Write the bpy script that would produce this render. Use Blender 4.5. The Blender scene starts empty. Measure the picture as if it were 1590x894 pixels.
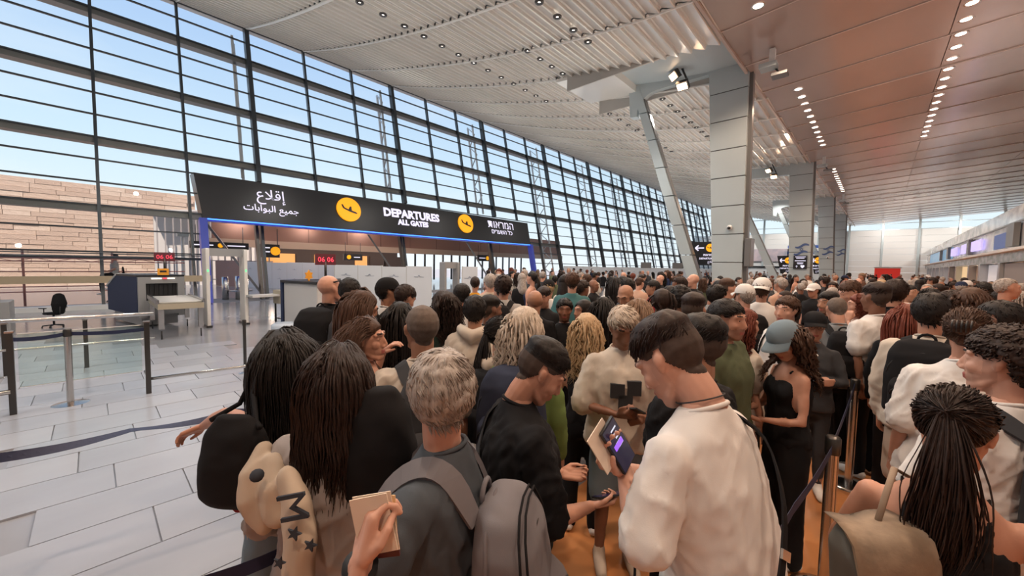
import bpy, bmesh, math, random
import numpy as np
from mathutils import Vector, Matrix, Euler
SC=bpy.context.scene; COL=SC.collection
random.seed(7); RNG=np.random.default_rng(7)
# ---------------- camera ----------------
F=600.;CH=1.9;YAW=math.radians(42.6);PIT=math.radians(3.3);ROL=math.radians(1.0)
_f0=np.array([-math.sin(YAW),math.cos(YAW),0]);_r0=np.array([math.cos(YAW),math.sin(YAW),0]);_z=np.array([0,0,1.])
FW=_f0*math.cos(PIT)-_z*math.sin(PIT);_u=_z*math.cos(PIT)+_f0*math.sin(PIT)
RT=_r0*math.cos(ROL)+_u*math.sin(ROL);UP=_u*math.cos(ROL)-_r0*math.sin(ROL)
CAM=np.array([0,0,CH])
cd=bpy.data.cameras.new('camera');cam=bpy.data.objects.new('camera',cd);COL.objects.link(cam)
cd.sensor_width=36;cd.lens=36*F/1590;cd.clip_start=.05;cd.clip_end=600
cam.matrix_world=Matrix(((RT[0],UP[0],-FW[0],0),(RT[1],UP[1],-FW[1],0),(RT[2],UP[2],-FW[2],CH),(0,0,0,1)))
SC.camera=cam
def at(u,v,d):           # a point seen in direction (u,v), d metres ahead of the camera
    return CAM+(FW+(u-795)/F*RT-(v-447)/F*UP)*d
# ---------------- sky, sun, exposure ----------------
w=bpy.data.worlds.new('sky');SC.world=w;w.use_nodes=True;nt=w.node_tree;nt.nodes.clear()
N=nt.nodes.new;L=nt.links.new
tc=N('ShaderNodeTexCoord');sx=N('ShaderNodeSeparateXYZ');L(tc.outputs['Generated'],sx.inputs[0])
cr=N('ShaderNodeValToRGB');L(sx.outputs[2],cr.inputs[0])
e=cr.color_ramp.elements;e[0].position=0;e[0].color=(.86,.93,.97,1);e[1].position=.75;e[1].color=(.26,.42,.76,1)
for p,c in ((.08,(.78,.90,.97,1)),(.22,(.62,.80,.95,1)),(.42,(.43,.61,.89,1))):
    q=e.new(p);q.color=c
nz=N('ShaderNodeTexNoise');nz.inputs['Scale'].default_value=2.2;nz.inputs['Detail'].default_value=5
mp=N('ShaderNodeMapping');mp.inputs['Scale'].default_value=(1,1,3.5);L(tc.outputs['Generated'],mp.inputs[0]);L(mp.outputs[0],nz.inputs[0])
r2=N('ShaderNodeMapRange');r2.inputs[1].default_value=.5;r2.inputs[2].default_value=.8;r2.inputs[4].default_value=.45;L(nz.outputs[0],r2.inputs[0])
mx=N('ShaderNodeMixRGB');L(r2.outputs[0],mx.inputs[0]);L(cr.outputs[0],mx.inputs[1]);mx.inputs[2].default_value=(.9,.95,.98,1)
bg=N('ShaderNodeBackground');L(mx.outputs[0],bg.inputs[0]);bg.inputs[1].default_value=1.12
ow=N('ShaderNodeOutputWorld');L(bg.outputs[0],ow.inputs[0])
sl=bpy.data.lights.new('sun','SUN');sun=bpy.data.objects.new('sun',sl);COL.objects.link(sun)
sl.energy=4.2;sl.color=(1,.80,.66);sl.angle=.01
sun.rotation_euler=Vector((.62,-.25,.74)).to_track_quat('Z','Y').to_euler()
vs=SC.view_settings;vs.view_transform='Standard';vs.look='None';vs.gamma=1;vs.exposure=0.0;vs.use_curve_mapping=False
# ---------------- lamps of the hall (large), plus added fill lights ----------------
def lamp(kind,loc,power,color,size=.15,aim=None,angle=150,blend=.6):
    l=bpy.data.lights.new('hall_or_fill_lamp',kind);o=bpy.data.objects.new('hall_or_fill_lamp',l);COL.objects.link(o)
    o.location=loc;l.energy=power;l.color=color
    if kind=='SPOT': l.spot_size=math.radians(angle);l.spot_blend=blend;l.shadow_soft_size=size
    elif kind=='AREA': l.size=size
    else: l.shadow_soft_size=size
    if aim is not None: o.rotation_euler=(Vector(loc)-Vector(aim)).to_track_quat('Z','Y').to_euler()
    return o
NEUT=(1,.93,.85);WARM=(1,.72,.52)
def zl(X):      # left ceiling height
    X=min(X,-4.0);return 9.2+4.8*((-4.0-X)/20.6)**1.45
def xe(Y): return -4.1+.026*Y
def zr(X,Y): return 9.2+.07*(X-xe(Y))
for y in (2,9,16,24,34,46,60): lamp('SPOT',(-13,y,zl(-13)-.15),620,NEUT,.12,(-13,y,0))
for y in (-3,4,11): lamp('SPOT',(-7.4,y,9.4),900,NEUT,.12,(-7.4,y,0))
for y in (18.5,26,36,48,62): lamp('SPOT',(-7.2,y,9.3),500,NEUT,.12,(-7.2,y,0))
for y in (-2,4,10,17,24,32,42,56,70): lamp('SPOT',(1.9,y,9.3),900,WARM,.12,(1.9,y,0))
for y in (0,7,14,20,28,40,55): lamp('SPOT',(-2.5,y,9.0),620,WARM,.12,(-2.5,y,0))
# added, unseen uplights at column, portal and counter height brighten the ceilings
UPC=(1,.95,.88)
for y in (-8,3,16.2,26,36,50,66): lamp('SPOT',(-7.0,y,4.6),560,UPC,2.2,(-14,y,12),170,1)
for y in (-8,3,16.2,26,36,50,66): lamp('SPOT',(-20.5,y,4.9),400,UPC,2.0,(-15,y,12),160,1)
for y in (-8,4,18,32,46,60,74): lamp('SPOT',(4.6,y,5.7),430,(1,.92,.86),2.0,(2,y,10),165,1)
for x in (-20,-10,2,10): lamp('SPOT',(x,77,8.6),1500,NEUT,.3,(x,83,4.5),120)  # added spots to brighten the far wall, no fixtures there
# ---------------- materials ----------------
MATS={}
def mat(name,col,rough=.5,metal=0,emit=None,es=1,noise=None,bump=None,spec=.5,coat=0,alpha=None):
    if name in MATS: return MATS[name]
    m=bpy.data.materials.new(name);m.use_nodes=True;t=m.node_tree;b=t.nodes['Principled BSDF']
    b.inputs['Base Color'].default_value=(*col,1);b.inputs['Roughness'].default_value=rough;b.inputs['Metallic'].default_value=metal
    b.inputs['Specular IOR Level'].default_value=spec;b.inputs['Coat Weight'].default_value=coat
    if emit: b.inputs['Emission Color'].default_value=(*emit,1);b.inputs['Emission Strength'].default_value=es
    tcn=None
    if noise or bump:
        tcn=t.nodes.new('ShaderNodeTexCoord')
    if noise:
        c2,sc,con=noise[0],noise[1],noise[2]
        mpn=t.nodes.new('ShaderNodeMapping');mpn.inputs['Scale'].default_value=sc if isinstance(sc,tuple) else (sc,sc,sc)
        t.links.new(tcn.outputs['Object'],mpn.inputs[0])
        n=t.nodes.new('ShaderNodeTexNoise');n.inputs['Scale'].default_value=1;n.inputs['Detail'].default_value=6;t.links.new(mpn.outputs[0],n.inputs[0])
        r=t.nodes.new('ShaderNodeValToRGB');r.color_ramp.elements[0].position=.5-con;r.color_ramp.elements[1].position=.5+con
        r.color_ramp.elements[0].color=(*col,1);r.color_ramp.elements[1].color=(*c2,1)
        t.links.new(n.outputs[0],r.inputs[0]);t.links.new(r.outputs[0],b.inputs['Base Color'])
    if bump:
        n=t.nodes.new('ShaderNodeTexNoise');n.inputs['Scale'].default_value=bump[0];n.inputs['Detail'].default_value=4
        t.links.new(tcn.outputs['Object'],n.inputs[0]);bn=t.nodes.new('ShaderNodeBump');bn.inputs['Strength'].default_value=bump[1];bn.inputs['Distance'].default_value=bump[2]
        t.links.new(n.outputs[0],bn.inputs['Height']);t.links.new(bn.outputs[0],b.inputs['Normal'])
    MATS[name]=m;return m
def emat(name,col,s): return mat(name,(.02,.02,.02),.5,0,col,s)
def glassmat(name,tint,gl=.12,rough=.0):
    m=bpy.data.materials.new(name);m.use_nodes=True;t=m.node_tree;t.nodes.clear()
    tr=t.nodes.new('ShaderNodeBsdfTransparent');tr.inputs[0].default_value=(*tint,1);g=t.nodes.new('ShaderNodeBsdfGlossy');g.inputs['Roughness'].default_value=rough
    fr=t.nodes.new('ShaderNodeFresnel');fr.inputs[0].default_value=1.45;mu=t.nodes.new('ShaderNodeMath');mu.operation='MULTIPLY';mu.inputs[1].default_value=gl*8;mu.use_clamp=True
    t.links.new(fr.outputs[0],mu.inputs[0]);x=t.nodes.new('ShaderNodeMixShader');t.links.new(mu.outputs[0],x.inputs[0]);t.links.new(tr.outputs[0],x.inputs[1]);t.links.new(g.outputs[0],x.inputs[2])
    o=t.nodes.new('ShaderNodeOutputMaterial');t.links.new(x.outputs[0],o.inputs[0]);MATS[name]=m;return m
M_DARK=mat('dark_frame_metal',(.075,.085,.095),.35,.6)
M_TRAN=mat('transom_metal',(.23,.23,.22),.4,.5)
M_GREY=mat('grey_cladding',(.49,.56,.58),.38,.1,noise=((.45,.515,.535),.6,.2))
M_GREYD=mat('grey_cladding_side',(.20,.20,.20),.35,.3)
M_JOINT=mat('dark_joint',(.09,.09,.09),.7)  # dark core colour between the column panels
M_STEEL=mat('brushed_steel',(.62,.60,.58),.22,1,bump=(220,.05,.001))
M_STEELD=mat('dark_steel',(.10,.095,.09),.3,.9)
M_CEIL=mat('white_ceiling_metal',(.80,.785,.74),.22,.12,spec=.6,noise=((.72,.71,.67),(.5,.2,.5),.2))
M_CJ=mat('ceiling_joint_white',(.80,.79,.75),.4)
M_BRN=mat('mauve_ceiling_metal',(.50,.385,.345),.2,.3,noise=((.42,.325,.29),(.7,.25,.7),.25),bump=(1.6,.12,.03))
M_BJ=mat('mauve_joint',(.52,.42,.37),.4)
M_WHITE=mat('white_paint',(.74,.74,.73),.5)
M_BLK=mat('black_plastic',(.018,.018,.02),.45)
M_SIGN=mat('sign_black',(.022,.022,.026),.32)
M_TXT=emat('sign_letter_light',(.88,.82,1.0),1.15)
M_YEL=mat('sign_yellow',(1,.45,.01),.4,0,(1,.42,.01),.75)
M_GLASS=glassmat('window_glass',(.97,.985,.98),.1)
M_BGLASS=glassmat('barrier_glass',(.90,.97,.95),.14)
# ---------------- mesh helpers ----------------
def tag(o,label=None,cat=None,group=None,kind=None):
    if label: o['label']=label
    if cat: o['category']=cat
    if group: o['group']=group
    if kind: o['kind']=kind
    return o
def link(name,me,parent=None,loc=None):
    o=bpy.data.objects.new(name,me);COL.objects.link(o)
    if parent is not None: o.parent=parent
    if loc is not None: o.location=loc
    return o
def empty(name,loc=(0,0,0),rz=0,label=None,cat=None,group=None,kind=None,parent=None):
    o=link(name,None,parent,loc);o.rotation_euler=(0,0,rz);o.empty_display_size=.1
    return tag(o,label,cat,group,kind)
class MB:
    """collects polygons with material indices, builds ONE mesh object"""
    def __init__(s): s.v=[];s.f=[];s.m=[];s.mats=[];s.sm=[]
    def mi(s,m):
        if m not in s.mats: s.mats.append(m)
        return s.mats.index(m)
    def add(s,vs,fs,m,smooth=False):
        b=len(s.v);s.v+= [tuple(map(float,p)) for p in vs];k=s.mi(m)
        for f in fs: s.f.append([b+i for i in f]);s.m.append(k);s.sm.append(smooth)
        return s
    def hexa(s,p,m):   # 8 points: bottom 4 ccw, top 4 ccw
        return s.add(p,[(3,2,1,0),(4,5,6,7),(0,1,5,4),(1,2,6,5),(2,3,7,6),(3,0,4,7)],m)
    def box(s,c,d,m,rz=0,mt=None):
        x,y,z=d[0]/2,d[1]/2,d[2]/2;P=[Vector(q) for q in ((-x,-y,-z),(x,-y,-z),(x,y,-z),(-x,y,-z),(-x,-y,z),(x,-y,z),(x,y,z),(-x,y,z))]
        R=mt if mt is not None else Matrix.Rotation(rz,3,'Z')
        return s.hexa([R@q+Vector(c) for q in P],m)
    def bar(s,a,b,w,h,m,up=(0,0,1)):   # box from a to b; w sideways, h along up
        a=Vector(a);b=Vector(b);d=(b-a).normalized();u=Vector(up);sd=d.cross(u)
        if sd.length<1e-4: sd=d.cross(Vector((1,0,0)))
        sd.normalize();u=sd.cross(d).normalized();sd*=w/2;u*=h/2
        return s.hexa([a-sd-u,a+sd-u,b+sd-u,b-sd-u,a-sd+u,a+sd+u,b+sd+u,b-sd+u],m)
    def tube(s,pts,r,m,n=10,cap=True,flat=1.0):
        pts=[Vector(p) for p in pts];rr=r if isinstance(r,(list,tuple)) else [r]*len(pts)
        vs=[];pu=None
        for i,p in enumerate(pts):
            d=(pts[min(i+1,len(pts)-1)]-pts[max(i-1,0)]).normalized()
            if pu is None:
                pu=d.orthogonal().normalized()
                if abs(d.z)<.95: pu=(Vector((0,0,1))-d*d.z).normalized()
            else: pu=(pu-d*pu.dot(d)).normalized()
            w=d.cross(pu)
            for k in range(n):
                a=2*math.pi*k/n;vs.append(p+(pu*math.cos(a)*flat+w*math.sin(a))*rr[i])
        fs=[]
        for i in range(len(pts)-1):
            for k in range(n): fs.append((i*n+k,i*n+(k+1)%n,(i+1)*n+(k+1)%n,(i+1)*n+k))
        if cap: fs.append(tuple(range(n))[::-1]);fs.append(tuple((len(pts)-1)*n+k for k in range(n)))
        return s.add(vs,fs,m,True)
    def lathe(s,prof,m,c=(0,0,0),n=20):
        vs=[(c[0]+r*math.cos(2*math.pi*k/n),c[1]+r*math.sin(2*math.pi*k/n),c[2]+z) for r,z in prof for k in range(n)]
        fs=[(i*n+k,i*n+(k+1)%n,(i+1)*n+(k+1)%n,(i+1)*n+k) for i in range(len(prof)-1) for k in range(n)]
        return s.add(vs,fs,m,True)
    def ell(s,c,r,m,n=12,R=None):
        vs=[];h=n//2
        for i in range(h+1):
            t=math.pi*i/h
            for k in range(n):
                a=2*math.pi*k/n;q=Vector((r[0]*math.sin(t)*math.cos(a),r[1]*math.sin(t)*math.sin(a),r[2]*math.cos(t)))
                if R is not None: q=R@q
                vs.append(q+Vector(c))
        fs=[(i*n+k,(i+1)*n+k,(i+1)*n+(k+1)%n,i*n+(k+1)%n) for i in range(h) for k in range(n)]
        return s.add(vs,fs,m,True)
    def prism(s,poly,a,b,m):  # poly list of 3D points, extruded by vector (b-a)
        n=len(poly);d=Vector(b)-Vector(a);vs=[Vector(p) for p in poly]+[Vector(p)+d for p in poly]
        return s.add(vs,[tuple(range(n))[::-1],tuple(range(n,2*n))]+[(i,(i+1)%n,n+(i+1)%n,n+i) for i in range(n)],m)
    def mesh(s,name):
        me=bpy.data.meshes.new(name);me.from_pydata(s.v,[],s.f)
        for m in s.mats: me.materials.append(m)
        me.polygons.foreach_set('material_index',s.m);me.polygons.foreach_set('use_smooth',s.sm);me.update();return me
    def build(s,name,parent=None,loc=None,kind=None,bevel=0):
        o=link(name,s.mesh(name),parent,loc)
        if kind: o['kind']=kind
        if bevel:
            b=o.modifiers.new('bevel','BEVEL');b.width=bevel;b.segments=2;b.limit_method='ANGLE'
        return o
FONT_Y=Matrix(((0,0,1),(1,0,0),(0,1,0)))    # text x->+Y, y->+Z, faces +X
FONT_N=Matrix(((1,0,0),(0,0,-1),(0,1,0)))   # text x->+X, y->+Z, faces -Y
def text(body,size,c,R,m,parent=None,width=None,name='letters',ext=.01,bold=0.0,shear=0):
    cu=bpy.data.curves.new('t','FONT');cu.body=body;cu.size=size;cu.extrude=ext;cu.offset=bold;cu.resolution_u=2;cu.align_x='LEFT'
    t=bpy.data.objects.new('t',cu);COL.objects.link(t);dg=bpy.context.evaluated_depsgraph_get();me=bpy.data.meshes.new_from_object(t.evaluated_get(dg))
    bpy.data.objects.remove(t);co=np.empty(len(me.vertices)*3);me.vertices.foreach_get('co',co);co=co.reshape(-1,3)
    lo=co.min(0);hi=co.max(0);co-= (lo+hi)/2
    k=width/(hi[0]-lo[0]) if width else 1
    co[:,:2]*=k
    Rn=np.array(R);co=co@Rn.T+np.array(c);me.vertices.foreach_set('co',co.ravel());me.materials.clear();me.materials.append(m);me.update()
    return link(name,me,parent)
def disc(mb,c,R,r,th,m,n=28,inner=None):
    Rn=Matrix(R)if not isinstance(R,Matrix) else R
    pts=[Rn@Vector((r*math.cos(2*math.pi*k/n),r*math.sin(2*math.pi*k/n),0))+Vector(c) for k in range(n)]
    nn=Rn@Vector((0,0,1));mb.prism(pts,(0,0,0),nn*th,m)
def plane_icon(mb,c,R,s,m,th=.01,tilt=-.35):  # take-off aeroplane symbol
    prof=[(-1,.22),(-.86,.30),(-.55,.02),(-.1,.0),(-.02,.42),(.12,.46),(.3,.03),(.8,.05),(.98,-.04),(.9,-.14),(.2,-.2),(-.5,-.16),(-.75,-.1)]
    # nose to the right, fuselage sinking/rising by tilt
    ca,sa=math.cos(tilt),math.sin(tilt)
    pts=[R@Vector(((x*ca-y*sa)*s,(x*sa+y*ca)*s,0))+Vector(c) for x,y in prof]
    mb.prism(pts,(0,0,0),R@Vector((0,0,th)),m)
# =================== SETTING ===================
LX=lambda z:-21.5-.22*z        # leaning glass plane
YM=[5.8+2.77*k for k in range(-4,29)]
YEND=83.0
# ---- floor: stone slabs (parts) over a base
floor=empty('floor',kind='structure')
M_F0=mat('stone_floor_base',(.33,.345,.38),.14,noise=((.26,.27,.30),.9,.25),bump=(3,.03,.01))
M_F1=mat('stone_slab_a',(.385,.415,.47),.22,noise=((.32,.345,.395),(1.5,.9,1),.25),bump=(60,.04,.002))
M_F2=mat('stone_slab_b',(.415,.445,.50),.25,noise=((.35,.375,.425),(1.2,1,1),.25),bump=(60,.04,.002))
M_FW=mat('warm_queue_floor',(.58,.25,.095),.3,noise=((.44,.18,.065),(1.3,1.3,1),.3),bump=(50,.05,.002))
M_FG=mat('floor_grout',(.20,.21,.22),.6)
b=MB();b.box((-11,37,-.06),(26,100,.1),M_FG);b.box((-35,37,-.06),(22,100,.1),M_F0);b.build('floor_base',floor)
b=MB();b.box((-11.6,37,-.006),(19.7,100,.012),M_F0);fb=b.build('polished_floor',floor)
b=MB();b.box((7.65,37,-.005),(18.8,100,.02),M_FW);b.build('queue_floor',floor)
slab=[];
for mm in (M_F1,M_F2):
    q=MB();q.box((0,0,0),(.535,.83,.016),mm);slab.append(q.mesh('stone_slab'))
n=0
for i in range(26):
    x=-1.75-.545*i-.27
    off=[0,.42,.2,.6][i%4]
    for j in range(-3,12):
        y=.08+off+.84*j
        d=-x*.677+y*.736;
        if d<1.0: continue
        u=795+600*(x*.736+y*.677)/d; v=412+600*1.9/d
        if u<-60 or u>620 or v<545 or v>960 or n>=300: continue
        o=link('stone_slab',slab[(i*7+j*3)%2],floor,(x,y,.009));n+=1
# ---- left glass wall
wl=empty('wall_left',kind='structure')
ZT=[1.05]+[2.16+.92*k for k in range(0,13)]+[14.0]
PY0,PY1,PZ=3.5,26.5,5.85
def inport(y,z): return PY0-.3<y<PY1+.3 and z<PZ-.15
mull=empty('x');bpy.data.objects.remove(mull)
def seg_z(y):  # bottom of mullion
    return PZ if PY0<y<PY1 else 0.0
for k,y in enumerate(YM):
    main=(k-4)%3==0
    z0=seg_z(y);q=MB()
    a=(LX(z0)+.06,y,z0);c=(LX(14)+.06,y,14.0)
    if main: q.bar(a,c,.20,.34,M_DARK,up=(1,0,.22))
    else: q.bar(a,c,.10,.20,M_DARK,up=(1,0,.22))
    q.build('mullion',wl)
ys=[-8]+YM+[YEND]
for z in ZT:
    thick=abs((z-4.0)/2.76-round((z-4.0)/2.76))<.06 and z>3.5
    spans=[(-8,YEND)] if z>PZ-.15 else [(-8,PY0),(PY1,YEND)]
    for y0,y1 in spans:
        q=MB();q.bar((LX(z),y0,z),(LX(z),y1,z),.09,.06,M_DARK,up=(0,0,1))
        q.build('transom',wl)
        if thick:
            q=MB();q.box((LX(z)-.28,(y0+y1)/2,z-.13),(.5,y1-y0,.22),M_TRAN);q.build('transom_beam',wl)
pane=MB();pane.v=[];
def pane_mesh(h,wd):
    q=MB();q.add([(0,0,0),(0,wd,0),(-.22*h,wd,h),(-.22*h,0,h)],[(0,1,2,3)],M_GLASS);return q.mesh('glass_pane')
cache={};cnt=0;rest=MB()
for i in range(len(YM)):
    y0=YM[i];y1=YM[i+1] if i+1<len(YM) else YEND
    for j in range(-1,len(ZT)-1):
        z0=0 if j<0 else ZT[j];z1=ZT[j+1]
        if PY0<y0+1.4<PY1 and z0<PZ-.5: continue
        key=(round(z1-z0,3),round(y1-y0,3))
        if i<19:
            if key not in cache: cache[key]=pane_mesh(*key)
            link('glass_pane',cache[key],wl,(LX(z0),y0,z0));cnt+=1
        else: rest.add([(LX(z0),y0,z0),(LX(z0),y1,z0),(LX(z1),y1,z1),(LX(z1),y0,z1)],[(0,1,2,3)],M_GLASS)
rest.build('glass_pane',wl,kind='stuff')
# tan handrail board + rail in front of the glass (left of portal)
M_TAN=mat('tan_rail_board',(.50,.40,.27),.5)
q=MB();q.box((-21.1,-3,1.12),(.06,13,.26),M_TAN);q.build('trim_1',kind='structure')
q=MB();q.tube([(-21.2,-9,1.95),(-21.2,3.2,1.95)],.05,M_DARK);q.tube([(-21.2,-9,2.08),(-21.2,3.2,2.08)],.02,M_DARK);q.build('trim_2',kind='structure')
q=MB();q.box((-21.3,-3,.08),(.5,12.6,.16),M_WHITE);q.build('baseboard_left',kind='structure')
# ---- exterior lattice trusses behind main mullions
trm=None
for k,y in enumerate(YM):
    if (k-4)%3 or y<-6: continue
    t=empty('steel_truss',(0,y,0),0,['white lattice truss outside the glass wall at the left frame edge','white lattice truss outside the glass, above the Arabic lettering','white lattice truss outside the glass, above the word DEPARTURES','white lattice truss outside the glass, above the Hebrew lettering','first white lattice truss right of the departures portal','second white lattice truss right of the departures portal','third white lattice truss right of the departures portal','fourth white lattice truss right of the departures portal','fifth white lattice truss right of the departures portal','sixth white lattice truss right of the departures portal','last distant white lattice truss outside the glass wall','farthest white lattice truss'][(k-1)//3],'truss','lattice trusses outside the glass wall')
    if trm is None:
        me=[]
        for dx in (0,.0):
            pass
        q=MB();q.bar((-23.3,-.25,0),(-25.9,-.25,13.6),.12,.12,M_WHITE,up=(1,0,.2));m1=q.mesh('chord')
        q=MB();q.bar((-22.1,-.5,0),(-24.9,-.5,13.6),.10,.10,M_WHITE,up=(1,0,.2));m2=q.mesh('chord')
        br=[]
        for j in range(8):
            z0=j*1.7;z1=z0+.85;z2=z0+1.7
            q=MB();q.tube([(-23.3-.19*z0,-.25,z0),(-22.1-.205*z1,-.5,z1),(-23.3-.19*z2,-.25,z2)],.045,M_WHITE,6);br.append(q.mesh('brace'))
        trm=(m1,m2,br)
    if PY0<y<PY1:      # above the portal only the upper part of the truss stands free
        for (xa,ya,ka) in ((-23.3,-.25,.19),(-22.3,-.5,.2)):
            q=MB();q.bar((xa-ka*6.1,ya,6.1),(xa-ka*13.6,ya,13.6),.11,.11,M_WHITE,up=(1,0,.2));q.build('chord',t)
        for mm in trm[2][4:]: link('brace',mm,t)
        continue
    link('chord',trm[0],t);link('chord',trm[1],t)
    for mm in trm[2]: link('brace',mm,t)
# ---- left ceiling: louvred metal panels, 2.77 m strips
ceil=empty('ceiling',kind='structure')
def louvre_strip(y0,y1,xa,xb,crossY=False):
    """saw-tooth ribs running along Y between xa (wall side) and xb"""
    q=MB();x=xa;pitch=.44;vs=[];fs=[]
    xs=[]
    while x<xb-.01:
        x2=min(x+pitch,xb)
        xs.append((x,zl(x)+.10));xs.append((x+.05,zl(x)+.115));xs.append((x2-.03,zl(x2)-.015));xs.append((x2,zl(x2)))
        x=x2
    for X,z in xs: vs+= [(X,y0,z),(X,y1,z)]
    for i in range(len(xs)-1): fs.append((2*i,2*i+1,2*i+3,2*i+2))
    q.add(vs,fs,M_CEIL);return q
YC=[-16.36+2.77*k for k in range(0,37)]
HY0,HY1,HX=13.9,16.88,-9.9
for i in range(len(YC)-1):
    y0,y1=YC[i],min(YC[i+1],YEND)
    if y0>=YEND: break
    hole=(y1>HY0+.05 and y0<HY1-.05)
    xb=xe((y0+y1)/2)+.05
    cutx=xb
    if 14<y0+.6<16.8: cutx=HX
    louvre_strip(y0+.03,y1-.03,-24.6,cutx).build('ceiling_panel',ceil)
    q=MB();n_=14
    for s_ in range(n_):
        xa=-24.6+(cutx+24.6)*s_/n_;xb2=-24.6+(cutx+24.6)*(s_+1)/n_
        wd=.10 if i%6==2 else .05
        q.bar((xa,y0,zl(xa)-.02),(xb2,y0,zl(xb2)-.02),wd,.05,M_CJ)
    q.build('ceiling_joint',ceil)
    # roof deck above keeps the sky out
q=MB();n_=12
for s_ in range(n_):
    xa=-25.2+22*s_/n_;xb2=-25.2+22*(s_+1)/n_;
    q.hexa([(xa,-17,zl(xa)+.35),(xb2,-17,zl(xb2)+.35),(xb2,YEND+1,zl(xb2)+.35),(xa,YEND+1,zl(xa)+.35),(xa,-17,zl(xa)+.6),(xb2,-17,zl(xb2)+.6),(xb2,YEND+1,zl(xb2)+.6),(xa,YEND+1,zl(xa)+.6)],M_GREY)
q.build('roof_deck',ceil)
q=MB();q.box((-24.75,33,14.12),(.3,100,.34),M_CJ);q.build('ceiling_edge_trim',ceil)
# recess around the first beam
M_REC=mat('recess_grey',(.42,.40,.37),.5)
for (yc,xw) in ((16.6,HX),):
    q=MB();q.box(((HX-4)/2,HY1+.05,9.95),(-4-HX+.2,.06,1.3),M_REC);q.box(((HX-4)/2,14.05,10.0),(-4-HX,.06,1.2),M_REC);q.build('recess_side',ceil)
    q=MB();q.hexa([(HX-.6,14.05,9.95),(HX+1.9,14.05,9.7),(HX+1.9,HY1,9.7),(HX-.6,HY1,9.95),(HX-.6,14.05,10.0),(HX+1.9,14.05,10.9),(HX+1.9,HY1,10.9),(HX-.6,HY1,10.0)],M_CEIL);q.build('recess_slope',ceil)
# ---- right ceiling (mauve flat metal) with raised joints
cr_=empty('ceiling',kind='structure')
YB=[-8.8+2.77*k for k in range(0,34)]
XR=17.0
for i in range(len(YB)-1):
    y0,y1=YB[i],min(YB[i+1],YEND)
    if y0>=YEND: break
    xa=xe((y0+y1)/2);npan=4
    for s_ in range(npan):
        pa=xa+(XR-xa)*s_/npan+.012;pb=xa+(XR-xa)*(s_+1)/npan-.012
        q=MB();q.hexa([(pa,y0+.02,zr(pa,y0)),(pb,y0+.02,zr(pb,y0)),(pb,y1-.02,zr(pb,y0)),(pa,y1-.02,zr(pa,y0)),(pa,y0+.02,zr(pa,y0)+.05),(pb,y0+.02,zr(pb,y0)+.05),(pb,y1-.02,zr(pb,y0)+.05),(pa,y1-.02,zr(pa,y0)+.05)],M_BRN)
        q.build('ceiling_panel',cr_)
    q=MB();q.bar((xa,y0,zr(xa,y0)-.005),(XR,y0,zr(XR,y0)-.005),.05 if i%6!=5 else .12,.04,M_BJ);q.build('ceiling_joint',cr_)
q=MB();q.hexa([(xe(-17)+.0,-17,9.3),(XR,-17,11),(XR,YEND+1,10.8),(xe(YEND),YEND+1,9.3),(xe(-17),-17,9.8),(XR,-17,11.4),(XR,YEND+1,11.2),(xe(YEND),YEND+1,9.8)],M_BRN);q.build('roof_deck',cr_)
# fascia where the two ceilings meet
q=MB();q.hexa([(xe(-17)-.06,-17,9.12),(xe(-17)+.02,-17,9.12),(xe(YEND)+.02,YEND,9.12),(xe(YEND)-.06,YEND,9.12),(xe(-17)-.06,-17,9.5),(xe(-17)+.02,-17,9.5),(xe(YEND)+.02,YEND,9.5),(xe(YEND)-.06,YEND,9.5)],M_BJ);q.build('ceiling_edge_trim',cr_)
# ---- far wall with clerestory windows
wf=empty('wall_back',kind='structure')
XA,XB=-26.0,17.0
for r_ in range(9):
    z0=r_*.93;q=MB();q.box(((XA+XB)/2,YEND+.15,z0+.46),(XB-XA,.3,.905),M_WHITE);q.build('wall_panel',wf)
for k in range(12):
    x=XA+k*(XB-XA)/11;q=MB();q.box((x,YEND-.1,5.5),(.26,.35,15.5),M_GREY);q.build('window_post',wf)
    if k<11:
        q=MB();q.add([(x,YEND+.1,8.4),(x+3.91,YEND+.1,8.4),(x+3.91,YEND+.1,14),(x,YEND+.1,14)],[(0,1,2,3)],M_GLASS);q.build('glass_pane',wf)
for z in (8.42,9.35,10.9,12.4):
    q=MB();q.box(((XA+XB)/2,YEND,z),(XB-XA,.12,.09),M_GREY);q.build('window_rail',wf)
# behind the camera and far right: shell walls of the hall
wb=MB();wb.box((-4,-16.5,7),(44,.3,15),M_WHITE);tag(wb.build('wall_front'),kind='structure')
wr=MB();wr.box((XR,33,5.2),(.3,100,10.4),M_WHITE);tag(wr.build('wall_right'),kind='structure')
# ---- departures portal: inner hall beyond the glass
M_COP=mat('copper_brown_panel',(.36,.19,.14),.3,.4)
M_SHOPW=emat('warm_shop_light',(1,.42,.12),1.1)
M_SHOPD=mat('dark_shopfront',(.05,.035,.03),.4)
M_BEIGE=mat('beige_band',(.62,.45,.33),.45)
ph=empty('wall_left',kind='structure')
for k in range(13):
    y=5.4+3.0*k;q=MB();q.box((-32,y+1.5,4.35),(.2,2.96,2.1),M_COP);q.build('copper_panel',ph)
q=MB();q.box((-31.85,25,3.12),(.4,39.5,.5),M_BEIGE);q.build('beige_band',ph)
q=MB();q.hexa([(-22.6,3.6,5.45),(-34,5.7,5.45),(-34,38,5.45),(-22.6,26.4,5.45),(-22.6,3.6,5.6),(-34,5.7,5.6),(-34,38,5.6),(-22.6,26.4,5.6)][::1],M_COP);q.build('portal_ceiling',ph)
q=MB();q.box((-40,15.3,1.6),(.3,17,3.2),M_SHOPD);q.build('shop_back_wall',ph)
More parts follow.
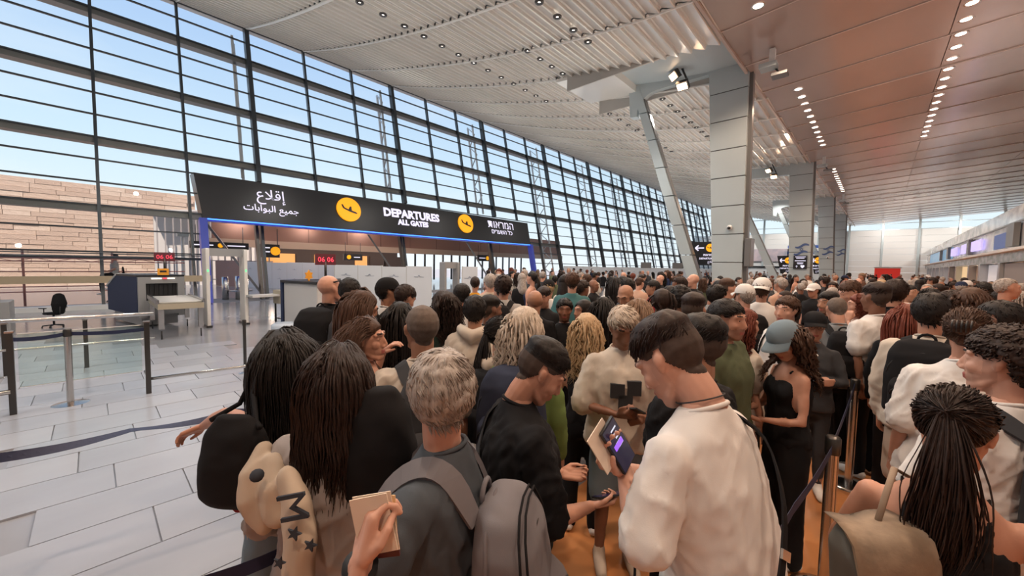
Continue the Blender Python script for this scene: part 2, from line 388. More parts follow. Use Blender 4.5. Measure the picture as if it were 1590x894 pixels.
for k in range(9):
    y=8+1.9*k;q=MB();q.box((-39.7,y,2.1),(.1,1.3+.5*(k%3),1.1),M_SHOPW if k in(1,2,4,6) else M_SHOPD);q.build('shop_display',ph)
    lamp('POINT',(-36,y,2.6),30,WARM,.2)
for k in range(15):
    q=MB();q.box((-33.5,22+1.15*k,1.9),(.12,.16,3.2),M_DARK);q.build('window_post',ph)
for (y,) in ((8,),(13,),(18,)): lamp('POINT',(-26.5,y,5.0),260,(1,.9,.84),.3)  # added fill lights to brighten the hoarding inside the portal
# ---- exterior: limestone block wall, fence structure, handrails, plaza
M_ST=mat('limestone_a',(.74,.59,.47),.9,noise=((.60,.45,.35),(2.5,2.5,6),.3),bump=(14,.6,.05))
M_ST2=mat('limestone_b',(.80,.66,.54),.9,noise=((.66,.52,.41),(2.5,2.5,6),.3),bump=(14,.6,.05))
M_ST3=mat('limestone_c',(.66,.50,.39),.9,noise=((.55,.42,.33),(2.5,2.5,6),.3),bump=(14,.6,.05))
sw=empty('wall_5',kind='structure')
q=MB();q.box((-40.6,-12.5,3.5),(.6,36.6,7.1),M_ST3);q.build('wall_core',sw)
stm=[]
for k in range(6):
    q=MB();q.box((0,0,0),(.16+.05*(k%3),[1.5,1.1,1.85][k%3],.29),(M_ST,M_ST2,M_ST3)[k%3 if k<3 else (k+1)%3]);stm.append(q.mesh('limestone_block'))
rr=random.Random(3);nb=0;far=MB()
for r_ in range(23):
    y=5.7-rr.random()*.6;z=.15+r_*.305
    while y>-13:
        k=rr.randrange(6);wd=[1.5,1.1,1.85][k%3]
        if y<5.9:
            if nb<298: link('limestone_block',stm[k],sw,(-40.25,y-wd/2,z));nb+=1
            else: far.box((-40.25,y-wd/2,z),(.18,wd-.02,.29),M_ST2 if k%2 else M_ST)
        y-=wd+.02
far.build('limestone_block',sw,kind='stuff')
q=MB();q.box((-75,30,-.15),(106,220,.1),mat('plaza_paving',(.62,.60,.57),.8));tag(q.build('ground'),kind='structure')
# white canopy building with vertical fins beyond
cb=empty('fin_screen_building',(-36,9,0),0,'pale building screened by thin vertical fins outside the glass wall, left of the departures portal','building')
q=MB();q.hexa([(-2,-6,5.2),(0,-6,5.2),(0,1.0,5.9),(-2,1.0,5.9),(-2,-6,5.3),(0,-6,5.3),(0,1.0,6.05),(-2,1.0,6.05)],M_WHITE);q.build('canopy',cb)
M_FIN=mat('grey_fin',(.42,.40,.40),.5)
for k in range(17):
    q=MB();q.box((0,-5.9+.42*k,2.6+.02*k),(.12,.07,5.1),M_FIN);q.build('fin',cb)
q=MB();q.box((-2.0,-2.4,2.5),(.2,7,5),M_WHITE);q.build('wall',cb)
q=MB();q.box((0,-2.4,1.9),(.14,7,.06),M_FIN);q.box((0,-2.4,.5),(.14,7,.06),M_FIN);q.build('rail',cb)
M_RED=mat('faded_red_steel',(.45,.20,.18),.5)
er=empty('exterior_handrail',(-24,-3,0),0,'faded red steel handrail with tall posts outside the glass wall by the limestone wall','railing')
for z in (.55,.75,1.75,1.88,1.35):
    q=MB();q.tube([(0,-6,z),(0,6,z)],.022,M_RED,6);q.build('rail',er)
q=MB()
pts=[(0,-6+.5*k,1.75+(.13 if k%2 else 0)) for k in range(25)];q.tube(pts,.012,M_RED,5);q.build('zigzag_lacing',er)
for y in (-3.3,-1.3,1.2,3.6):
    q=MB();q.tube([(0,y,0),(0,y,2.2)],.035,M_RED,8);q.build('post',er)
for i,(x,y,z) in enumerate(((-27,-4.0,2.75),(-26,3.2,3.1))):
    t=empty('lamp_post',(x,y,0),0,['slender outdoor lamp post by the limestone wall, nearest the left edge','slender outdoor lamp post in front of the fin screened building'][i],'lamp post')
    q=MB();q.tube([(0,0,0),(0,0,z)],.06,M_WHITE);q.build('pole',t);q=MB();q.box((0,0,z+.08),(.5,.45,.16),M_GREY);q.build('lamp_head',t)
far_t=MB()
# =================== BIG THINGS ===================
# ---- departures sign over portal
sg=empty('departures_sign',(-21.9,3.5,0),0,'long black illuminated departures sign board leaning over the portal, Arabic, English and Hebrew','sign')
def SP(y,z,off=0): return Vector((-21.3-.22*z+off,y,z))-Vector((-21.9,3.5,0))
q=MB();q.hexa([SP(3.45,3.82,-.9),SP(3.45,3.82),SP(26.4,3.80),SP(26.4,3.8,-.9),SP(3.22,5.85,-.9),SP(3.22,5.85),SP(26.4,5.70),SP(26.4,5.70,-.9)],M_SIGN);q.build('sign_board',sg)
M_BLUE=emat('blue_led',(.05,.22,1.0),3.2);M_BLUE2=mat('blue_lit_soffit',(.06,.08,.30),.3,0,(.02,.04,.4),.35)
q=MB();q.bar(SP(3.45,3.78,.0),SP(26.45,3.76,.0),.06,.05,M_BLUE);q.build('led_strip',sg)
q=MB();q.bar(SP(3.5,3.72,-.3),SP(26.4,3.70,-.3),.5,.06,M_BLUE2);q.build('soffit',sg)
for y,s in ((3.45,1),(26.45,-1)):
    q=MB();q.bar(SP(y,0,-.1),SP(y,3.76,-.1),.28,.42,M_BLUE2,up=(1,0,.2));q.build('leg',sg)
    q=MB();q.bar(SP(y,0,.12),SP(y,3.76,.0),.035,.035,M_BLUE);q.build('led_strip',sg)
nv=Vector((1,0,.22)).normalized();uv=Vector((-.22,0,1)).normalized()
RS=Matrix(((0,uv.x,nv.x),(1,uv.y,nv.y),(0,uv.z,nv.z)))
def stext(s,y,z,width,size,bold=.012): return text(s,size,SP(y,z,.03),RS,M_TXT,sg,width=width,bold=bold)
stext('\ufec9\ufefc\ufed7\ufe87',6.25,5.12,1.28,.9,0);stext('\ufe95\ufe8e\ufe91\ufe8d\ufeee\ufe92\ufedf\ufe8d \ufeca\ufef4\ufee4\ufe9f',6.25,4.46,2.45,.62,.004)
stext('DEPARTURES',14.55,5.13,4.25,.7,.03);stext('ALL GATES',14.5,4.58,2.35,.45,.025)
stext('תוארמה',22.9,5.2,2.95,.7,0);stext('םירעשה לכ',22.95,4.66,2.4,.42,0)
for y,s in ((10.2,.70),(19.05,.70)):
    q=MB();disc(q,SP(y,4.97,.0),RS,s,.10,M_YEL,40);dd=q.build('yellow_disc',sg)
    q=MB();plane_icon(q,SP(y,4.97,.115),RS,s*.72,M_SIGN,.012,-.33);q.build('aeroplane_symbol',dd)
# portal inner leaning posts & braces
for y in (5.8,14.1,22.4):
    t=empty('portal_post',(-22.6,y,0),0,'dark leaning braced post in the portal '+{5.8:'near the metal detector',14.1:'under the word DEPARTURES',22.4:'under the Hebrew lettering'}[y],'post')
    q=MB();q.bar((0,.25,0),(-.83,.25,3.75),.13,.3,M_DARK,up=(1,0,.2));q.build('post_flange',t)
    q=MB();q.bar((.1,0,0),(-.75,0,3.75),.13,.3,M_STEELD,up=(1,0,.2));q.build('post_flange',t)
    q=MB();q.bar((-.2,.1,.2),(-1.2,-2.0,3.75),.1,.1,M_GREYD);q.build('brace',t)
# hanging way signs in the inner hall
def waysign(loc,w_,h_,label,lines,disc_at=0):
    t=empty('hanging_sign',loc,0,label,'sign');q=MB();q.box((0,0,0),(.12,w_,h_),M_SIGN);q.build('sign_board',t)
    q=MB();q.tube([(0,-w_*.4,h_/2),(0,-w_*.4,h_/2+.9)],.02,M_DARK,6);q.tube([(0,w_*.4,h_/2),(0,w_*.4,h_/2+.9)],.02,M_DARK,6);q.build('hanger',t)
    q=MB();disc(q,(.065,disc_at,0),FONT_Y,h_*.33,.02,M_YEL,20);q.build('yellow_disc',t)
    for (y,z,wd,sz) in lines:      # too small in the photograph to read: plain light strokes
        q=MB();q.box((.066,y,z),(.008,wd,sz*.3),M_TXT);q.build('printed_line',t)
    return t
waysign((-27,4.95,2.75),2.7,.38,'long narrow black gate sign hanging behind the metal detector, left end of the portal',[(-.75,0,.85,.2),(.75,0,.85,.2)])
waysign((-25.2,6.9,2.5),1.0,.75,'small squarish black sign with yellow disc hanging beside the left portal post',[(-.2,.18,.4,.2),(-.2,-.05,.4,.2)],.28)
waysign((-30,14.0,2.35),1.5,.5,'small black sign with yellow disc hanging over the hoarding, under the DEPARTURES lettering',[(.3,0,.5,.2)],-.35)
waysign((-28,26.2,2.6),1.6,.6,'small black sign hanging near the right end of the portal',[(-.2,0,.8,.2)],.5)
# ---- columns: tapered boxes of stacked panels
def column(y,xlb,xrb,xlt,xrt,zt,label,dy=.62):
    xc=(xlb+xrb)/2;t=empty('panelled_column',(xc,y,0),0,label,'column','roof columns');n_=int(zt/1.02);h=zt/n_
    L_=lambda z,z0=0:(xlb+(xlt-xlb)*z/zt-xc,xrb+(xrt-xrb)*z/zt-xc)
    for k in range(n_):
        z0=k*h+.02;z1=(k+1)*h-.015;a0,b0=L_(z0);a1,b1=L_(z1);d0=dy*(.85+.3*z0/zt);d1=dy*(.85+.3*z1/zt)
        q=MB();q.hexa([(a0,0,z0),(b0,0,z0),(b0,d0,z0),(a0,d0,z0),(a1,0,z1),(b1,0,z1),(b1,d1,z1),(a1,d1,z1)],M_GREY);q.build('cladding_panel',t,bevel=.008)
    a0,b0=L_(0);a1,b1=L_(zt)
    q=MB();q.hexa([(a0+.02,.02,0),(b0-.02,.02,0),(b0-.02,dy*.8,0),(a0+.02,dy*.8,0),(a1+.02,.02,zt),(b1-.02,.02,zt),(b1-.02,dy,zt),(a1+.02,dy,zt)],M_JOINT);q.build('core',t)
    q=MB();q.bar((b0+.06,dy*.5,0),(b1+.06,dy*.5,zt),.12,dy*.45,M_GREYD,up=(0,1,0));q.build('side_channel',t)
    return t
cols=[(16.6,-4.45,-3.48,-5.0,-3.62,9.75,'nearest and widest grey panelled column, right of the ceiling floodlights'),
 (33.,-4.02,-2.88,-4.42,-3.08,9.5,'second grey panelled column with a blue flag mark and a black notice board'),
 (49.5,-3.55,-2.52,-4.1,-2.85,9.35,'third grey panelled column with a small flag mark'),
 (65.5,-3.12,-2.3,-3.62,-2.45,9.3,'farthest grey panelled column at the end of the row')]
CO=[column(*c) for c in cols]
def camdome(parent,c):
    q=MB();q.ell(c,(.10,.10,.10),M_WHITE,14);q.ell((c[0],c[1]-.05,c[2]-.02),(.065,.07,.065),M_BLK,12);q.build('camera_dome',parent)
camdome(CO[0],(-.02,-.06,3.5));camdome(CO[2],(.0,-.05,3.25))
q=MB();q.box((.62,.25,2.55),(.20,.62,1.05),M_GREYD);q.build('screen_box',CO[0],bevel=.02)
M_FLAG=mat('flag_blue',(.07,.12,.28),.5)
def flag(parent,s,z,y=-.02,x=0):
    t=MB()
    for zo in (.28,-.28):
        pts=[]
        for i in range(13):
            u=i/12;pts.append((x-.45*s+.9*s*u+zo*.12*s,y,z+s*(zo+.09*math.sin(u*6.28+3.4)+.10*(u-.5)*1.4)))
        n_=len(pts);th=.085*s
        vs=[(p[0],p[1],p[2]-th*(.6+.6*math.sin(i/12*3.14))) for i,p in enumerate(pts)]+[(p[0],p[1],p[2]+th*(.6+.6*math.sin(i/12*3.14))) for i,p in enumerate(pts)]
        t.add(vs,[(i,i+1,n_+i+1,n_+i) for i in range(n_-1)],M_FLAG)
    for rot in (0,math.pi):
        p=[(x+.13*s*math.cos(rot+math.pi/2+k*2*math.pi/3),y,z+.13*s*math.sin(rot+math.pi/2+k*2*math.pi/3)) for k in range(3)]
        for k in range(3): t.bar(p[k],p[(k+1)%3],.004,.022*s,M_FLAG)
    return t.build('flag_mark',parent)
flag(CO[1],.85,3.36);flag(CO[2],.95,3.95,x=.0);flag(CO[3],.9,4.35)
# notice board on second column
nb_=empty('notice_board',(-3.47,32.93,2.48),0,'black notice board with white writing and symbols on the second column','notice board')
q=MB();q.box((0,0,0),(.76,.05,.92),M_SIGN);q.build('board',nb_)
for z,wd,sz in ((.37,.6,.04),(.28,.45,.04),(.10,.6,.05),(-.04,.36,.04),(-.11,.30,.03)):
    q=MB();q.box((0,-.028,z),(wd,.006,sz),M_TXT);q.build('printed_line',nb_)
for s,z,wd,sz in (('\u2191  \u2665',-.3,.5,.2),):
    text(s,sz,(0,-.03,z),FONT_N,M_TXT,nb_,width=wd,ext=.002,bold=.002)
# inclined struts with knee beams
def strut(y,xb,zb,xt,zt,xcol,label,w_=.42,beam=True):
    t=empty('inclined_strut',(xb,y,0),0,label,'strut','inclined struts beside the columns')
    n_=8;k0=xt-xb
    for k in range(n_):
        a=k/n_;c=(k+1)/n_-.004
        ww=w_*(1.15-.35*a);w2=w_*(1.15-.35*c)
        q=MB();xa=k0*a;xc_=k0*c;za=zt*a;zc=zt*c
        q.hexa([(xa-ww/2,0,za),(xa+ww/2,0,za),(xa+ww/2,.4,za),(xa-ww/2,.4,za),(xc_-w2/2,0,zc),(xc_+w2/2,0,zc),(xc_+w2/2,.4,zc),(xc_-w2/2,.4,zc)],M_GREY);q.build('cladding_panel',t)
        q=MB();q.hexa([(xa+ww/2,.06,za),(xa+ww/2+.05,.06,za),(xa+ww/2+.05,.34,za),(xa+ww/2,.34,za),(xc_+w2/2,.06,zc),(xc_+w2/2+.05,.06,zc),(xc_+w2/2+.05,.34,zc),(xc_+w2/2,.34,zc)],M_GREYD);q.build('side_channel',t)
    if beam:
        # curved knee + beam to the column, one prism in XZ
        x0=k0-.32;xe_=xcol-xb;R_=.85;zb0=zt-.55
        arc=[]
        cx=k0+.12+R_;cz=zb0-R_+.12
        poly=[(x0,zt+.35),(k0-.2,zt-1.3),(k0+.14,zt-1.35)]
        for i in range(7):
            a=math.pi-(math.pi/2)*i/6;poly.append((cx+R_*math.cos(a),cz+R_*math.sin(a)))
        poly+= [(xe_,zb0+.12),(xe_,zt+.15)]
        q=MB();q.prism([(p[0],0.02,p[1]) for p in poly],(0,0,0),(0,.40,0),M_GREY);q.build('knee_beam',t)
    return t
strut(16.6,-4.75,0,-8.05,9.95,-4.8,'long inclined grey strut leaning left from the foot of the nearest column')
strut(33.,-4.35,0,-8.2,9.0,-4.2,'inclined grey strut beside the second column',w_=.45)
strut(49.5,-3.9,0,-7.6,9.0,-4.0,'inclined grey strut beside the third column',w_=.45)
strut(65.5,-3.5,0,-7.2,9.0,-3.6,'inclined grey strut beside the farthest column',w_=.45)
# signs by columns (arrow + departures)
def colsign(loc,w_,h_,label,taper=0):
    t=empty('departures_way_sign',loc,0,label,'sign')
    q=MB();q.hexa([(-w_/2+taper,0,-h_/2),(w_/2,0,-h_/2),(w_/2,.12,-h_/2),(-w_/2+taper,.12,-h_/2),(-w_/2,0,h_/2),(w_/2,0,h_/2),(w_/2,.12,h_/2),(-w_/2,.12,h_/2)],M_SIGN);q.build('sign_board',t)
    q=MB();q.box((w_/2-.1,-.30,.0),(.12,.9,.12),M_GREYD);q.box((w_/2-.35,.08,h_*.55),(.12,.1,.2),M_GREYD);q.build('bracket',t)
    s=h_
    q=MB();q.bar((-w_*.32,-.01,h_*.24),(-w_*.08,-.01,h_*.24),.02,.05*s,M_TXT);q.bar((-w_*.33,-.01,h_*.24),(-w_*.24,-.01,h_*.24+.11*s),.02,.05*s,M_TXT);q.bar((-w_*.33,-.01,h_*.24),(-w_*.24,-.01,h_*.24-.11*s),.02,.05*s,M_TXT);q.build('arrow_symbol',t)
    q=MB();disc(q,(w_*.10,0,h_*.24),FONT_N,.17*s,.02,M_YEL,24);dd=q.build('yellow_disc',t)
    q=MB();plane_icon(q,(w_*.10,-.025,h_*.24),FONT_N,.13*s,M_SIGN,.004,-.1);q.build('aeroplane_symbol',dd)
    text('תוארמה',.2*s,(w_*.06,-.012,-.06*s),FONT_N,M_TXT,t,width=.42*s,ext=.004,bold=.004)
    text('DEPARTURES',.2*s,(w_*.02,-.012,-.21*s),FONT_N,M_TXT,t,width=.62*s,ext=.004,bold=.004)
    text('\ufec9\ufefc\ufed7\ufe87',.2*s,(w_*.12,-.012,-.37*s),FONT_N,M_TXT,t,width=.22*s,ext=.004)
    return t
colsign((-5.10,17.75,2.56),1.40,1.0,'black departures way sign with white arrow on the near column')
colsign((-4.40,34.1,2.32),1.15,1.28,'smaller black departures way sign with arrow left of the second column',.25)
colsign((-3.95,50.9,2.55),1.1,1.9,'distant black way sign between the second and third columns',.35)
# floodlights by the columns, projector-like units on the right ceiling
M_LAMP=emat('warm_lamp_glow',(1,.62,.36),14);M_LAMPN=emat('downlight_glow',(1,.86,.74),5.0)
def flood(loc,label,s=1):
    t=empty('floodlight',loc,0,label,'floodlight','ceiling floodlights')
    q=MB();q.tube([(0,0,.55*s),(.0,0,.3*s)],.03*s,M_BLK);q.bar((0,0,.35*s),(.25*s,0,-.25*s),.1*s,.06*s,M_BLK);q.build('bracket',t)
    for (x,z,ax) in ((-.18,.0,(-.5,-.6,-.6)),(.12,-.45,(.0,-.6,-.8))):
        d=Vector(ax).normalized();R=d.to_track_quat('-Z','Y').to_matrix()
        q=MB();q.box((x*s,0,z*s),(.42*s,.32*s,.16*s),M_STEELD,mt=R);h=q.build('lamp_housing',t)
        q=MB();q.box(Vector((x*s,0,z*s))+d*.1*s,(.34*s,.24*s,.02*s),M_LAMP,mt=R);q.build('lamp_face',h)
    return t
flood((-5.85,15.9,9.55),'pair of glowing warm floodlights under the nearest knee beam',1.05)
flood((-5.3,32.4,8.9),'pair of glowing warm floodlights under the second knee beam')
lamp('SPOT',(-6.1,15.4,9.2),500,WARM,.15,(-8,6,0),120);lamp('SPOT',(-5.4,32,8.6),300,WARM,.15,(-7,22,0),120)
def camunit(loc,label,s=1):
    t=empty('ceiling_projector',loc,0,label,'projector','grey units under the right ceiling')
    q=MB();q.box((0,0,.15*s),(.16*s,.2*s,.5*s),M_WHITE);q.build('mount',t)
    q=MB();q.box((-.08*s,-.1,-.18*s),(.5*s,.42*s,.16*s),M_GREY);q.build('housing',t,bevel=.01)
    q=MB();q.box((.22*s,.1,-.46*s),(.46*s,.4*s,.10*s),M_GREYD);q.build('housing',t,bevel=.01)
    q=MB();q.tube([(0,0,-.1*s),(.22*s,.08,-.42*s)],.03*s,M_BLK);q.build('arm',t);return t
camunit((-2.72,15.6,8.85),'grey double projector unit hanging under the mauve ceiling by the nearest column',1)
camunit((-2.45,32.,8.8),'grey double projector unit hanging under the mauve ceiling by the second column')
camunit((-2.1,48.5,8.8),'grey projector unit hanging under the mauve ceiling by the third column')
# downlights
dm=MB();dm.lathe([(.085,0),(.11,-.012),(.12,0)],M_STEEL,n=16);dm1=dm.mesh('trim_ring');dm=MB();disc(dm,(0,0,-.004),((1,0,0),(0,1,0),(0,0,1)),.085,.004,M_LAMPN,16);dm2=dm.mesh('lens')
dk=MB();disc(dk,(0,0,-.004),((1,0,0),(0,1,0),(0,0,1)),.05,.004,M_LAMPN,12);dk2=dk.mesh('lens')
dd_=MB();dd_.lathe([(.05,-.03),(.13,-.03),(.14,.0),(.05,0)],M_STEELD,n=12);dk1=dd_.mesh('trim_ring')
ORD=['first','second','third','fourth','fifth','sixth','seventh','eighth','ninth','tenth','eleventh','twelfth','thirteenth','fourteenth','fifteenth','sixteenth','seventeenth','eighteenth','nineteenth','twentieth','twenty-first','twenty-second']
def downs(x,y0,dy,n_,label,group,left=True):
    for k in range(n_):
        y=y0+dy*k;X=x(y) if callable(x) else x;z=(zl(X)-.02) if left else zr(X,y)-.008
        t=empty('downlight',(X,y,z),0,ORD[k]+' downlight from the near end of the '+label,'downlight',group)
        link('trim_ring',dk1 if left else dm1,t);ll=link('lens',dk2 if left else dm2,t)
        if not left: t.scale=(1.5,1.5,1)
downs(-13,-1.3,.85,22,'louvred ceiling row nearest the glass wall','downlights nearest the glass wall')
downs(-7.4,9.0,.88,4,'short louvred ceiling row near the camera','downlights in the short row')
downs(-9.8,11.3,.75,6,'middle row in the louvred ceiling','downlights in the middle louvred row')
downs(-7.2,17.6,.93,9,'louvred ceiling row right of the long strut','downlights right of the strut')
downs(-10.6,19,1.1,9,'louvred ceiling row behind the long strut','downlights behind the strut')
downs(lambda y:1.62+.009*y,15.2,.98,18,'long right row of the mauve ceiling','downlights in the right row of the mauve ceiling',False)
downs(lambda y:-2.75+.014*y,19.7,.95,11,'mauve ceiling row beside the nearest column','downlights beside the nearest column',False)
downs(lambda y:-2.75+.014*y,36.5,.95,12,'mauve ceiling row beside the second column','downlights beside the second column',False)
t=empty('downlight',(-2.65,12.85,zr(-2.65,12.85)-.008),0,'single round downlight in the mauve ceiling nearest the top edge','downlight');t.scale=(1.5,1.5,1);link('trim_ring',dm1,t);link('lens',dm2,t)
# ---- check-in counter front on the right
cw=empty('counter_front',(0,0,0),.0,'long marble fronted counter building with advert band and screens along the right side','building')
CX=lambda y:4.45+.02*y
M_MARB=mat('grey_marble',(.42,.45,.45),.25,noise=((.22,.25,.25),(1.2,1.2,3),.12))
M_PIER=mat('steel_pier',(.50,.53,.55),.3,.5)
M_SILV=mat('silver_advert_band',(.90,.91,.93),.2,.35,noise=((.50,.52,.54),(.9,.9,1.6),.14))  # reflections put into the colour as mottled light and dark tones
M_SKYB=mat('blue_advert_panel',(.25,.52,.78),.35,0,(.16,.38,.62),.35,noise=((.38,.62,.80),(.5,.5,2),.3))
M_NAVY=mat('navy_advert_panel',(.03,.08,.30),.35,0,(.02,.06,.26),.3)
M_SCR=mat('flight_screen',(.5,.45,.8),.4,0,(.55,.48,.85),.8)
def cbox(y0,y1,z0,z1,m,name,dx=0,th=.12,par=None):
    q=MB();a=CX(y0)+dx;c=CX(y1)+dx
    q.hexa([(a,y0,z0),(a+th,y0,z0),(c+th,y1,z0),(c,y1,z0),(a,y0,z1),(a+th,y0,z1),(c+th,y1,z1),(c,y1,z1)],m);return q.build(name,par or cw)
bays=[(0,8),(8,14),(14,20),(20,26),(26,32.2),(32.4,38),(38.6,42.3),(43,49),(49.5,53.5),(54,58),(58.5,62),(62.5,66.5),(67,70.5),(71,74.5),(75,78.5)]
ylist=[0,6,12,18,24,30,36,42,48,54,60,66,72,78,82.8]
for a,c in zip(ylist[:-1],ylist[1:]):
    cbox(a,c-.03,2.5,3.0,M_MARB,'marble_panel',0,.3);cbox(a,c-.02,3.0,3.12,M_WHITE,'ledge',-.25,.6)
    cbox(a,c-.03,3.12,4.35,M_SILV if not 50<a<76 else M_SKYB,'advert_panel',.15,.1)
    cbox(a,c-.03,4.5,5.5,M_SILV,'upper_advert_panel',.5,.1)
cbox(0,82.8,4.36,4.46,M_GREYD,'rail',.05,.06)
cbox(0,82.8,0,6,M_WHITE,'back_wall',2.6,.2)
cbox(0,82.8,2.9,3.0,M_GREYD,'bay_ceiling',.3,2.4)
cbox(31.6,35.4,3.3,4.1,M_NAVY,'advert_panel',.1,.05)
for y in (36.5,41,45.2,46): pass
for (y0,y1) in ((38.7,42.6),(44.5,47.5),(50,54)):
    s=cbox(y0,y1,3.45,4.15,M_SCR,'flight_screen',.0,.08)
for (y0,y1) in ((42.8,43.7),(55,56.2),(62,62.5),(29.5,31)): cbox(y0,y1,3.25,4.35,M_GREYD,'screen_column',-.1,.2)
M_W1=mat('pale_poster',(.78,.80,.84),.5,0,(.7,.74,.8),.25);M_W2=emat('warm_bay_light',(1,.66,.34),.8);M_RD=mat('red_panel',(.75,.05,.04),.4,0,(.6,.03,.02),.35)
M_SAND=mat('sand_poster',(.60,.47,.36),.6,noise=((.42,.33,.26),2.0,.2))
M_GP=mat('grey_bay_panel',(.28,.27,.27),.6)
for i,(a,c) in enumerate(bays):
    cbox(c,c+.5,0,2.5,M_PIER,'pier',-.05,.5)
    m=M_GP if c<34 else [M_SAND,M_W2,M_SAND][i-6] if i in(6,7,8) else M_W1
    cbox(a+.2,c-.1,0,2.45,m,'bay_panel',.3 if m!=M_GP else .1,.05)
    if m==M_W2:
        cbox(a+.6,a+3.2,.3,2.0,M_RD,'red_sign',.5,.1)
lamp('POINT',(CX(40)+.6,40,2.3),40,WARM,.2);lamp('POINT',(CX(46)+.5,46,2.3),40,WARM,.2)
ro=empty('red_stand',(1.8,70,0),0,'bright red stand at the far end of the counters','stand');q=MB();q.box((0,0,1.2),(2.4,.6,2.4),M_RD);q.box((0,0,2.5),(2.6,.8,.2),M_WHITE);q.build('panel',ro)
# far billboards on the back wall
bb=empty('far_banner',(-13,82.7,4.6),0,'pale printed banner with pinkish picture on the far white wall','banner');q=MB();q.box((0,0,0),(8,.1,2.2),mat('faded_banner',(.66,.52,.54),.5,noise=((.30,.30,.36),.7,.2)));q.build('banner_sheet',bb)
bb=empty('far_banner',(-8.3,82.7,4.9),0,'large blue and white striped banner on the far white wall','banner')
q=MB();
for k in range(5): q.box((0,0,-.9+.5*k),(4.6,.1,.5),M_NAVY if k%2==0 else M_WHITE)
q.build('banner_sheet',bb)
db=empty('far_shopfront',(-11,82,1.9),0,'dark low shopfront band along the far wall','shopfront');q=MB();q.box((0,0,.55),(14,.4,.35),M_BLK);q.build('fascia',db);q=MB();q.box((0,.1,-.75),(14,.3,2.2),M_WHITE);q.build('front',db)
# =================== PEOPLE: builders ===================
def np_noise(P,f,seed=0):
    """cheap smooth pseudo-noise from warped sines, -1..1"""
    r=np.random.default_rng(seed);s=np.zeros(len(P))
    for k in range(4):
        a=r.normal(size=(3,3));a/=np.linalg.norm(a,axis=1)[:,None];q=P@(a.T*f*(1+.7*k))+r.uniform(0,6,3)
        s+= (np.sin(q[:,0]+1.7*np.sin(q[:,1]))*np.cos(q[:,2]+q[:,1]*.5))/(1+.6*k)
    return s/2.2
TMPS=bpy.data.scenes.new('fuse')
class G:
    """soup of closed solids to be fused"""
    def __init__(s): s.V=[];s.Fc=[];s.n=0
    def add(s,V,Fc):
        s.V.append(np.asarray(V,float));s.Fc+=[tuple(i+s.n for i in f) for f in Fc];s.n+=len(V)
    def rings(s,R_):   # R_: list of (n,3) rings
        n=len(R_[0]);V=np.concatenate(R_);F_=[]
        for i in range(len(R_)-1):
            for k in range(n): F_.append((i*n+k,i*n+(k+1)%n,(i+1)*n+(k+1)%n,(i+1)*n+k))
        F_.append(tuple(range(n))[::-1]);F_.append(tuple((len(R_)-1)*n+k for k in range(n)));s.add(V,F_)
    def tube(s,pts,rad,n=12,flat=1.0,up=None):
        P=[np.array(p,float) for p in pts];r=list(rad)
        d0=P[1]-P[0];d0/=np.linalg.norm(d0)+1e-9;d1=P[-1]-P[-2];d1/=np.linalg.norm(d1)+1e-9
        P=[P[0]-d0*r[0]*.85,P[0]-d0*r[0]*.5]+P+[P[-1]+d1*r[-1]*.5,P[-1]+d1*r[-1]*.85];r=[r[0]*.4,r[0]*.85]+r+[r[-1]*.85,r[-1]*.4]
        u=np.array(up,float) if up is not None else np.array([0,1,0.]) ;R_=[]
        for i,p in enumerate(P):
            d=P[min(i+1,len(P)-1)]-P[max(i-1,0)];d/=np.linalg.norm(d)+1e-9
            u=u-d*u.dot(d)
            if np.linalg.norm(u)<.05: u=np.cross(d,[1,0,.3])
            u/=np.linalg.norm(u);w_=np.cross(d,u);a=np.arange(n)*2*np.pi/n
            R_.append(p+np.outer(np.cos(a),u)*r[i]*flat+np.outer(np.sin(a),w_)*r[i])
        s.rings(R_)
    def ell(s,c,r,R=None,n=14):
        a=np.arange(n)*2*np.pi/n;R_=[]
        for t in np.linspace(.12,np.pi-.12,8):
            q=np.stack([np.sin(t)*np.cos(a)*r[0],np.sin(t)*np.sin(a)*r[1],np.full(n,np.cos(t)*r[2])],1)
            if R is not None: q=q@np.array(R).T
            R_.append(q+np.array(c))
        s.rings(R_)
    def loft(s,rs,n=20,e=2.3):
        a=np.arange(n)*2*np.pi/n;ca,sa=np.cos(a),np.sin(a);R_=[]
        k=(np.abs(ca)**e+np.abs(sa)**e)**(-1/e)
        for cx,cy,cz,rx,ry in rs: R_.append(np.stack([cx+ca*k*rx,cy+sa*k*ry,np.full(n,cz)],1))
        s.rings(R_)
    def fuse(s,voxel,sm=4):
        me=bpy.data.meshes.new('tmp');me.from_pydata(np.concatenate(s.V).tolist(),[],s.Fc);o=bpy.data.objects.new('tmp',me);TMPS.collection.objects.link(o)
        m=o.modifiers.new('r','REMESH');m.mode='VOXEL';m.voxel_size=voxel
        if sm: q=o.modifiers.new('s','SMOOTH');q.factor=.5;q.iterations=sm
        TMPS.view_layers[0].update();dg=TMPS.view_layers[0].depsgraph;ev=bpy.data.meshes.new_from_object(o.evaluated_get(dg))
        V=np.empty(len(ev.vertices)*3);ev.vertices.foreach_get('co',V);V=V.reshape(-1,3);Fq=np.empty(len(ev.loops),int);ev.loops.foreach_get('vertex_index',Fq)
        Nn=np.empty(len(ev.vertices)*3);ev.vertices.foreach_get('normal',Nn);Nn=Nn.reshape(-1,3)
        bpy.data.objects.remove(o);bpy.data.meshes.remove(me);bpy.data.meshes.remove(ev)
        return V,Fq.reshape(-1,4),Nn
